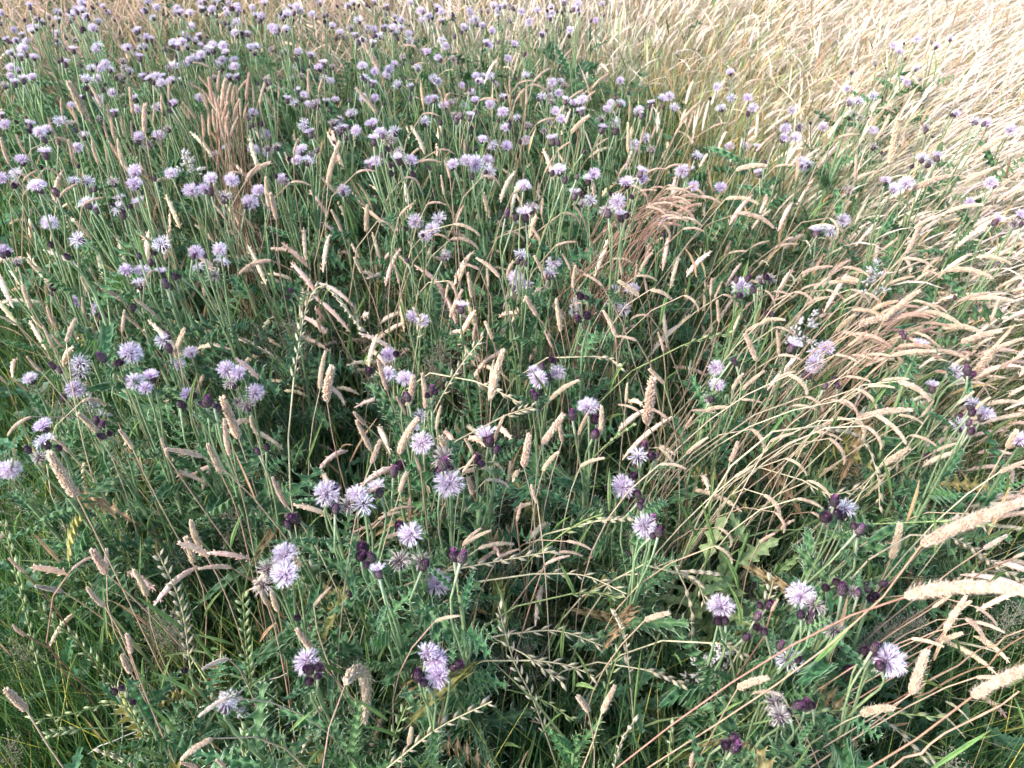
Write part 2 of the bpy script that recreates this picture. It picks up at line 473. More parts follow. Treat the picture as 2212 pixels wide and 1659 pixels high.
# ------------------------------------------------------------------ stuff: scattered with geometry nodes
def scatter(name, label, variants, mat_list, P, rot, scl, var, tint):
    coll = bpy.data.collections.new(name + "_sources")
    for i, me in enumerate(variants):
        o = bpy.data.objects.new("%s_source_%02d" % (name, i), me)
        coll.objects.link(o)
    n = len(P)
    me = bpy.data.meshes.new(name)
    me.vertices.add(n)
    me.vertices.foreach_set("co", np.asarray(P, np.float32).ravel())
    def attr(nm, typ, key, data):
        a = me.attributes.new(nm, typ, 'POINT')
        a.data.foreach_set(key, data)
    attr("rot", 'FLOAT_VECTOR', "vector", np.asarray(rot, np.float32).ravel())
    attr("scl", 'FLOAT', "value", np.asarray(scl, np.float32))
    attr("var", 'INT', "value", np.asarray(var, np.int32))
    attr("tint", 'FLOAT_VECTOR', "vector", np.asarray(tint, np.float32).ravel())
    for m in mat_list:
        me.materials.append(m)
    ob = bpy.data.objects.new(name, me)
    COL.objects.link(ob)
    ng = bpy.data.node_groups.new(name, 'GeometryNodeTree')
    ng.interface.new_socket("Geometry", in_out='INPUT', socket_type='NodeSocketGeometry')
    ng.interface.new_socket("Geometry", in_out='OUTPUT', socket_type='NodeSocketGeometry')
    N, L = ng.nodes.new, ng.links.new
    gi, go = N("NodeGroupInput"), N("NodeGroupOutput")
    ci = N("GeometryNodeCollectionInfo")
    ci.inputs['Collection'].default_value = coll
    ci.inputs['Separate Children'].default_value = True
    ci.inputs['Reset Children'].default_value = True
    ip = N("GeometryNodeInstanceOnPoints")
    ip.inputs['Pick Instance'].default_value = True
    def na(nm, t):
        a = N("GeometryNodeInputNamedAttribute"); a.data_type = t; a.inputs['Name'].default_value = nm
        return a.outputs['Attribute']
    L(gi.outputs[0], ip.inputs['Points']); L(ci.outputs[0], ip.inputs['Instance'])
    L(na("var", 'INT'), ip.inputs['Instance Index'])
    e2r = N("FunctionNodeEulerToRotation")
    L(na("rot", 'FLOAT_VECTOR'), e2r.inputs[0]); L(e2r.outputs[0], ip.inputs['Rotation'])
    L(na("scl", 'FLOAT'), ip.inputs['Scale'])
    ri = N("GeometryNodeRealizeInstances")
    L(ip.outputs[0], ri.inputs[0]); L(ri.outputs[0], go.inputs[0])
    md = ob.modifiers.new("scatter", 'NODES')
    md.node_group = ng
    tag(ob, label, None, None, "stuff")
    return ob

def blade_into(mb, base, yaw, h, w, tilt, curv, cols, seg=3, fw=None):
    o = Vector((math.cos(yaw), math.sin(yaw), 0))
    a = R(tilt); pts = [base]; p = base.copy()
    for i in range(seg):
        d = Vector((0, 0, 1)) * math.cos(a) + o * math.sin(a)
        p = p + d * (h / seg); pts.append(p.copy()); a += R(curv) / seg
    fw = yaw + math.pi / 2 if fw is None else fw
    side = Vector((math.cos(fw), math.sin(fw), 0))
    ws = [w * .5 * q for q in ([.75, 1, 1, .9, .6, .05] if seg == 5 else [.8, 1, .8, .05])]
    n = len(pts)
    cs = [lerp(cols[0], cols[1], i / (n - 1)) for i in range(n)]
    mb.ribbon(pts, side, ws, cs)
    return pts
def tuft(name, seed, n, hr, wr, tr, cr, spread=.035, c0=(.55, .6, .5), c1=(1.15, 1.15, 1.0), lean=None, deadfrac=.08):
    r = random.Random(seed); mb = MB()
    for i in range(n):
        b = Vector((r.gauss(0, spread), r.gauss(0, spread), 0))
        yaw = r.uniform(0, 6.28) if lean is None else r.gauss(0, lean)
        k = r.uniform(.75, 1.25)
        ca, cb = tuple(x * k for x in c0), tuple(x * k for x in c1)
        if r.random() < deadfrac:
            ca, cb = (2.2, 1.5, 1.2), (5.0, 2.9, 2.4)
        blade_into(mb, b, yaw, r.uniform(*hr), r.uniform(*wr), r.uniform(*tr), r.uniform(*cr), (ca, cb), fw=yaw + math.pi / 2 + r.gauss(0, .6))
    return mb.mesh(name, M_TUFT)
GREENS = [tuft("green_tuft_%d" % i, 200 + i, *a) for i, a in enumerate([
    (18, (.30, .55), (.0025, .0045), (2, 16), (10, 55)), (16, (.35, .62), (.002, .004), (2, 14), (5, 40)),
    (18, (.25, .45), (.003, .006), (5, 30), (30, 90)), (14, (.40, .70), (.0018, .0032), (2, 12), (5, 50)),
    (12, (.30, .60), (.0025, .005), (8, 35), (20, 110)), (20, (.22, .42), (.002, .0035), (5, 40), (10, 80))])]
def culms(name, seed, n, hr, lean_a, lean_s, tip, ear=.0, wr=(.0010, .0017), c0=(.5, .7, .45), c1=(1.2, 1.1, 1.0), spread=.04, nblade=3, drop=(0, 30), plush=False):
    """thin stalks, each with a light flower spike or a plush ear at the top; heights in metres"""
    r = random.Random(seed); mb = MB()
    for i in range(n):
        b = Vector((r.gauss(0, spread), r.gauss(0, spread), 0))
        yaw = r.gauss(0, lean_s); h = r.uniform(*hr)
        k = r.uniform(.85, 1.15)
        pts = blade_into(mb, b, yaw, h, r.uniform(*wr), lean_a * r.uniform(.4, 1.1), r.uniform(*drop), (tuple(x * k for x in c0), tuple(x * k for x in c1)), fw=r.uniform(0, 6.28))
        d = (pts[-1] - pts[-2]).normalized()
        if tip > 0:
            m_ = 5 if plush else 3
            L_ = tip * r.uniform(.7, 1.25); dr = R(r.uniform(*drop)) * 1.6
            o = Vector((math.cos(yaw), math.sin(yaw), 0)); pp = pts[-1] - d * L_ * .15
            st_ = math.acos(max(-1, min(1, d.z)))
            ax, ds = [pp], [d]
            for j in range(m_):
                an = st_ + dr * (j + .5) / m_; dd = Vector((0, 0, 1)) * math.cos(an) + o * math.sin(an)
                pp = pp + dd * L_ / m_; ax.append(pp); ds.append(dd)
            kk = r.uniform(.9, 1.15); cc = tuple(x * kk for x in (1.3, 1.2, 1.1)); cd_ = tuple(x * .8 for x in cc)
            if plush:
                rd = [.0010, .0030, .0036, .0034, .0027, .0006]
                mb.tube(ax, [q * r.uniform(.85, 1.15) for q in rd], [jit(lerp(cc, cd_, r.random()), .08, r) for _ in ax], 5)
                for j in range(20):
                    t = (j + r.random()) / 20 * .93; f = t * m_; q = min(m_ - 1, int(f))
                    dd = ds[q + 1]; oo = Matrix.Rotation(j * 2.4 + r.random(), 3, dd) @ dd.orthogonal().normalized()
                    p0 = ax[q].lerp(ax[q + 1], f - q) + oo * .0019 * (1 - .4 * t)
                    mb.grain3(p0, (dd + oo * .7).normalized(), r.uniform(.005, .0075), .0013, jit(cd_, .12, r), jit(cc, .1, r), r.uniform(0, 3))
            else:
                y0 = r.uniform(0, 3.14)
                for q in (0, 1):
                    sd = Vector((math.cos(y0 + q * 1.57), math.sin(y0 + q * 1.57), 0))
                    w = r.uniform(.0013, .0026)
                    mb.ribbon(ax, sd, [w * .5, w, w * .8, .0002], [cd_, cc, cc, cc])
        for _ in range(nblade if i == 0 else 0):
            yb = r.gauss(0, 1.0)
            blade_into(mb, b, yb, h * r.uniform(.5, .8), .003, r.uniform(10, 30), r.uniform(20, 90), ((.6, .75, .45), (1.0, 1.0, .8)))
    return mb.mesh(name, M_EARST)
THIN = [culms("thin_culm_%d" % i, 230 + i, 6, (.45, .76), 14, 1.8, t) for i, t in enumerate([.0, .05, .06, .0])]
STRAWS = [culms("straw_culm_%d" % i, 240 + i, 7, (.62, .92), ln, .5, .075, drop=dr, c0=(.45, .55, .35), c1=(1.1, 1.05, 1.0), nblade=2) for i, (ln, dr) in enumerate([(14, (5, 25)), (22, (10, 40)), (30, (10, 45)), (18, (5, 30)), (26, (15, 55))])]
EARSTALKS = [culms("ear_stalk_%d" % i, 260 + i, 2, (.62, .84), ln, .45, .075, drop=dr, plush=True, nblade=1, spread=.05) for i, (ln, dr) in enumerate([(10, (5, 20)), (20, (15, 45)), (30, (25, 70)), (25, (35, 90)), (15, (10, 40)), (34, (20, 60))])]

def leafy_shoot(name, seed, h, nl, lob=3):
    r = random.Random(seed); mb = MB()
    pts = [Vector((0, 0, 0)), Vector((r.uniform(-.02, .02), r.uniform(-.02, .02), h * .5)), Vector((r.uniform(-.04, .04), r.uniform(-.04, .04), h))]
    mb.tube(pts, [.003, .0026, .0016], [(1.6, 1.4, 1.2)] * 3, 4)
    for i in range(nl):
        t = .25 + .75 * i / nl
        p = pts[0].lerp(pts[2], t); yaw = i * 2.4 + r.uniform(-.4, .4)
        L_ = (.11 - .075 * t) * r.uniform(.8, 1.2)
        o = Vector((math.cos(yaw), math.sin(yaw), 0)); s_ = Vector((-math.sin(yaw), math.cos(yaw), 0))
        el = R(r.uniform(15, 60)); d = o * math.cos(el) + Vector((0, 0, math.sin(el))); up = s_.cross(d) * -1
        k = r.uniform(.8, 1.25); c = tuple(x * k for x in (.85, .9, .95)); m_ = tuple(x * k for x in (2.6, 2.0, 2.2))
        nodes = []
        for j in range(lob * 2 + 1):
            q = j / (lob * 2); w = L_ * (.19 if lob > 3 else .20) * math.sin(math.pi * min(1, q * .9 + .1)) ** .7 * (r.uniform(.8, 1.25) if j % 2 else .38) + .0006
            z = -.35 * q * q * L_
            nodes.append((p + d * (q * L_) + up * z, w, (L_ * .06 if j % 2 else 0), (r.uniform(-.5, .9) * w)))
        for sd in (-1, 1):
            vs, cs = [], []
            for (c_, w, sw, lift) in nodes:
                vs += [c_, c_ + s_ * sd * w + d * sw + up * lift]; cs += [c, lerp(c, m_, .55)]
            mb.add(vs, [(2 * a, 2 * a + 1, 2 * a + 3, 2 * a + 2) for a in range(len(nodes) - 1)], cs)
    return mb.mesh(name, M_TUFT)
SHOOTS = [leafy_shoot("leafy_shoot_%d" % i, 280 + i, h, n) for i, (h, n) in enumerate([(.45, 14), (.55, 16), (.62, 18), (.38, 13), (.50, 15)])]
SHOOTS += [leafy_shoot("near_shoot_%d" % i, 380 + i, h, n, 6) for i, (h, n) in enumerate([(.45, 22), (.55, 26), (.60, 28), (.40, 20)])]

def points(n, y0, y1, pw=1.0, wide=.9):
    y = y0 + (y1 - y0) * rng.random(n) ** pw
    x = (rng.random(n) * 2 - 1) * (.66 * np.maximum(y, .3) * 1.08 + wide)
    z = (noise2(x, y, 1.3) - .5) * .07 - .03
    return x, y, z
def keep(mask, *arrs):
    return [a[mask] for a in arrs]
def pick_tint(base, k, n):
    t = np.array(base)[None, :] * (1 + (rng.random((n, 1)) - .5) * 2 * k) * (1 + (rng.random((n, 3)) - .5) * .16)
    return t

# green grass
x, y, z = points(22000, -.15, 7.5, 1.45, .5)
u, v = uv_np(x, y, np.full_like(x, .5))
D = dryness(u, v)
pat = noise2(x, y, 2.6)
m = (rng.random(len(x)) < (1 - .60 * D * sstep(.30, .12, v)) * (.40 + .9 * pat + .35 * sstep(.5, .75, v)))
x, y, z, D, u, v = keep(m, x, y, z, D, u, v)
n = len(x)
tint = pick_tint((.043, .118, .050), .40, n)
lime = (rng.random(n) < .22)[:, None]
tint = np.where(lime, pick_tint((.15, .23, .07), .3, n), tint)
yel = np.clip(D * 1.3 * sstep(.30, .12, v), 0, 1)[:, None]
tint = tint * (1 - yel) + pick_tint((.20, .22, .075), .3, n) * yel
rot = np.stack([rng.normal(0, .08, n), rng.normal(0, .08, n) + .25 * D, rng.random(n) * 6.28], 1)
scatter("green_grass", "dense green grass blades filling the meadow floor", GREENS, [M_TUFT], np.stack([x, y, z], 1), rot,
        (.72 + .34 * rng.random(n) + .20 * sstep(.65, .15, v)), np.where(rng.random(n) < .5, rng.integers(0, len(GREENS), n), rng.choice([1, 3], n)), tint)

# leafy thistle undergrowth on the left and in the middle
x, y, z = points(4600, .2, 6.0, 1.1, .5)
u, v = uv_np(x, y, np.full_like(x, .5))
D = dryness(u, v)
m = rng.random(len(x)) < (1 - D) * (.25 + 1.0 * noise2(x + 9, y, 1.7)) * (1 - .70 * sstep(.42, .60, v))
x, y, z, D, v = keep(m, x, y, z, D, v)
n = len(x)
scatter("thistle_foliage", "small spiny thistle shoots crowding between the grasses", SHOOTS, [M_TUFT], np.stack([x, y, z], 1),
        np.stack([rng.normal(0, .10, n), rng.normal(0, .10, n), rng.random(n) * 6.28], 1), .72 + .35 * rng.random(n) + .26 * sstep(.65, .15, v), np.where(v > .52, rng.integers(5, 9, n), rng.integers(0, 5, n)),
        pick_tint((.043, .112, .049), .35, n))

# thin culms everywhere
x, y, z = points(5600, .15, 6.0, 1.1, .5)
u, v = uv_np(x, y, np.full_like(x, .6))
D = dryness(u, v)
m = rng.random(len(x)) < (.42 + .58 * sstep(.75, .2, v))
x, y, z, D, v = keep(m, x, y, z, D, v)
n = len(x)
g = (rng.random(n) < .42 + .5 * D - .28 * sstep(.28, .5, v))[:, None]
tint = np.where(g, pick_tint((.50, .38, .24), .3, n), pick_tint((.15, .24, .09), .3, n))
scatter("bare_stalks", "thin bare stalks of tan and green grass between the thistles", THIN, [M_EARST], np.stack([x, y, z], 1),
        np.stack([rng.normal(0, .10, n), rng.normal(0, .10, n) + .3 * D, rng.random(n) * 6.28], 1), .9 + .25 * rng.random(n), rng.integers(0, len(THIN), n), tint)

# straw field at the upper right
x, y, z = points(12000, .8, 7.0, 1.0, .7)
u, v = uv_np(x, y, np.full_like(x, .75))
D = dryness(u, v)
far = sstep(.27, .13, v)
m = rng.random(len(x)) < (D ** 1.3) * (.07 + .93 * far)
x, y, z, D, u, v = keep(m, x, y, z, D, u, v)
n = len(x)
wl = sstep(.45, .75, u)
tint = pick_tint((.76, .70, .61), .26, n)
tl = sstep(.50, .36, u)[:, None]
tint = tint * (1 - tl) + pick_tint((.62, .52, .41), .25, n) * tl
yg = (sstep(.46, .54, u) * sstep(.80, .66, u) * sstep(.02, .06, v) * sstep(.24, .13, v))[:, None] * .8
tint = tint * (1 - yg) + pick_tint((.27, .36, .13), .3, n) * yg
scatter("straw_grass", "pale straw coloured grass field leaning with the wind", STRAWS, [M_EARST], np.stack([x, y, z], 1),
        np.stack([rng.normal(0, .06, n), rng.normal(.02, .11, n) + .24 * wl, rng.normal(0, .75, n) + (1 - wl) * rng.random(n) * 4], 1), .9 + .25 * rng.random(n), rng.integers(0, len(STRAWS), n), tint)

# plush ears too many to count, right side and back
x, y, z = points(12500, .45, 5.5, 1.0, .6)
u, v = uv_np(x, y, np.full_like(x, .75))
D = dryness(u, v)
DE = sstep(.52, .74, u) * sstep(.13, .25, v) * sstep(.62, .50, v - .25 * (u - .7)) * .42
m = rng.random(len(x)) < np.maximum(np.maximum(DE, D * sstep(.10, .26, v) * .62), (.10 + .22 * sstep(.18, .36, u)) * sstep(.62, .45, v) * sstep(.10, .22, v) + .06 * D)
x, y, z, D, u, v = keep(m, x, y, z, D, u, v)
n = len(x)
wl = sstep(.5, .8, u)
scatter("grass_ears", "mass of cream plush grass ears bowed over by the wind", EARSTALKS, [M_EARST], np.stack([x, y, z], 1),
        np.stack([rng.normal(0, .07, n), rng.normal(0, .07, n) + .18 * wl, rng.normal(0, .45, n) + (1 - wl) * rng.random(n) * 6], 1), .88 + .25 * rng.random(n), rng.integers(0, len(EARSTALKS), n),
        pick_tint((.80, .67, .54), .16, n))

# ------------------------------------------------------------------ labels: where in the picture, counted among its own kind
REG = []                                          # (object, kind word, look phrase, position)
ROWN = ["top", "upper", "upper middle", "lower middle", "lower", "bottom"]
COLN = ["far left", "left", "centre left", "centre right", "right", "far right"]
ORD = ["first", "second", "third", "fourth", "fifth", "sixth", "seventh", "eighth", "ninth", "tenth", "eleventh", "twelfth",
       "thirteenth", "fourteenth", "fifteenth", "sixteenth", "seventeenth", "eighteenth", "nineteenth", "twentieth"]
def reg(o, what, look, P):
    REG.append((o, what, look, uv(P)))
def write_labels():
    cells = {}
    for o, what, look, (a, b) in REG:
        i, j = min(5, max(0, int(a * 6))), min(5, max(0, int(b * 6)))
        cells.setdefault((look, i, j), []).append((a, b, o))
    for (look, i, j), L in cells.items():
        L.sort(key=lambda q: q[0])
        for k, (a, b, o) in enumerate(L):
            look = look.replace(' blooms and one faded head', ' blooms and a faded head')
            w = ROWN[j] + " " + COLN[i]
            if len(L) == 1:
                o['label'] = "%s, %s" % (look, w)
            elif k == 0:
                o['label'] = "%s, leftmost such, %s" % (look, w)
            elif k == len(L) - 1:
                o['label'] = "%s, rightmost such, %s" % (look, w)
            else:
                o['label'] = "%s, %s from left, %s" % (look, ORD[min(k, 19)], w)

# ------------------------------------------------------------------ thistles
HS = .74
NUM = ["no", "one", "two", "three", "four", "five", "six", "seven", "eight"]
def thistle(heads, seed, zh, leaves=12, near=True, lean=None, tall=None):
    """heads: list of (picture x, picture y, kind, size); kinds f open, s seen from the side, w faded, d gone to seed, b bud, p pink-tipped bud"""
    r = random.Random(seed)
    H = []
    for (px, py, k, sc) in heads:
        P = at_z(px, py, zh + r.uniform(-.012, .012))
        toc = (CAM - P); toc.z = 0; toc.normalize()
        lat = Vector((r.uniform(-1, 1), r.uniform(-1, 1), 0))
        if k == 'f': d = Vector((0, 0, 1)) + toc * r.uniform(.15, .75) + lat * .35
        elif k == 's': d = Vector((0, 0, 1)) - toc * r.uniform(.2, .5) + lat * .4
        elif k in 'wd': d = Vector((0, 0, 1)) + toc * r.uniform(0, .4) + lat * .6
        else: d = Vector((0, 0, 1)) + lat * .6 - toc * .1
        d.normalize()
        off = .019 if k in 'fswd' else .007
        sc *= (HS if k in 'fswd' else HS * .95) if near else HS * (.88 if py > 260 else .80)
        H.append((P - d * off * sc, d, k, sc))
    c = sum((h[0] for h in H), Vector()) / len(H)
    apex = c - Vector((0, 0, .035 + .02 * min(3, len(H) - 1)))
    lean = lean or Vector((r.gauss(0, .05 if near else .09), r.gauss(0, .05), 0))
    base = Vector((apex.x, apex.y, 0)) + lean
    base.z = -.03
    root = empty("thistle", base)
    mb = MB()
    ln = apex - base
    pts = bez(base, base + Vector((r.gauss(0, .03), r.gauss(0, .03), ln.z * .4)), apex - Vector((r.gauss(0, .02), r.gauss(0, .02), ln.z * .3)), apex, 8)
    sc_ = jit(G_STEM, .2, r); scl = lerp(sc_, (.24, .30, .16), .6)
    tw = r.uniform(.85, 1.2)
    mb.tube(pts, [(.0042 - .0022 * i / 8) * tw for i in range(9)], [lerp(sc_, scl, i / 8) for i in range(9)], 6 if near else 4)
    for (p, d, k, sc) in H:
        t = r.uniform(.66, 1.0) if len(H) > 1 else 1.0
        f = t * 8; i = min(7, int(f)); s0 = pts[i].lerp(pts[i + 1], f - i)
        dist = (p - s0).length
        br = bez(s0, s0 + Vector((0, 0, dist * .35)) + (p - s0) * .30, p - d * dist * .30, p, 5)
        mb.tube(br, [.0019, .0016, .0014, .0013, .0012, .0017], [scl] * 5 + [(.32, .36, .24)], 5 if near else 4)
    part("stem", mb.mesh("thistle_stem", M_STEM), root, Matrix(), base)
    nf = nb = nw = nd = 0
    for (p, d, k, sc) in H:
        M = Matrix.Translation(p) @ zframe(d, r.uniform(0, 6.28)) @ Matrix.Scale(sc, 4)
        if k in 'fswd':
            hd = part("flower_head", r.choice(CUPS), root, M, base)
            me = {'f': FLORETS, 's': FLORETS_SIDE, 'w': FLORETS_OLD, 'd': FLUFF}[k]
            fl = bpy.data.objects.new("florets", r.choice(me)); COL.objects.link(fl); fl.parent = hd
            if k in 'fs': nf += 1
            elif k == 'w': nw += 1
            else: nd += 1
            if k == 'w': hd['label'] = "faded pale flower head"
            if k == 'd': hd['label'] = "withered brown flower head"
        else:
            bd = part("flower_bud", BUDS[r.choice([0, 0, 2, 3])] if k == 'b' else BUDS[1], root, M, base)
            nb += 1
            if k == 'p': bd['label'] = "bud with a bright pink tip"
    for i in range(leaves):
        t = .20 + .79 * (i + r.random() * .6) / leaves
        f = t * 8; k = min(7, int(f)); p = pts[k].lerp(pts[k + 1], f - k)
        yaw = i * 2.4 + seed; el = R(r.uniform(5, 55))
        o = Vector((math.cos(yaw), math.sin(yaw), 0))
        L_ = (.128 - .072 * t) * r.uniform(.75, 1.25)
        yv = o * math.cos(el) + Vector((0, 0, math.sin(el)))
        M = Matrix.Translation(p) @ frame(yv, Vector((r.uniform(-.6, .6), r.uniform(-.6, .6), 1))) @ Matrix.Scale(L_, 4)
        lf = part("leaf", r.choice(LEAVES_DRY) if near and r.random() < .06 else r.choice(LEAVES if t < .72 else LEAVES_UP), root, M, base)
        if lf.data.name.startswith('yellow'): lf['label'] = "yellowing dry leaf"
    for (p, d, k, sc) in (H if near else []):
        if r.random() < .75:
            q = p - d * r.uniform(.012, .03); yaw = r.uniform(0, 6.28)
            yv = Vector((math.cos(yaw), math.sin(yaw), r.uniform(.3, 1.2)))
            part("leaf", r.choice(LEAVES_UP), root, Matrix.Translation(q) @ frame(yv, Vector((0, 0, 1))) @ Matrix.Scale(r.uniform(.018, .034), 4), base)
    bits = []
    if nf: bits.append("%s lilac bloom%s" % (NUM[min(8, nf)], "" if nf == 1 else "s"))
    if nw: bits.append("%s faded head%s" % (NUM[min(8, nw)], "" if nw == 1 else "s"))
    if nd: bits.append("withered heads" if nd > 1 else "one withered head")
    bits = bits[:2]
    if nb and len(bits) < 2: bits.append("%s dark bud%s" % (NUM[min(8, nb)], "" if nb == 1 else "s"))
    tag(root, None, "thistle", "thistles flowering across the meadow")
    reg(root, "thistle", "thistle with " + " and ".join(bits), c)
    return root

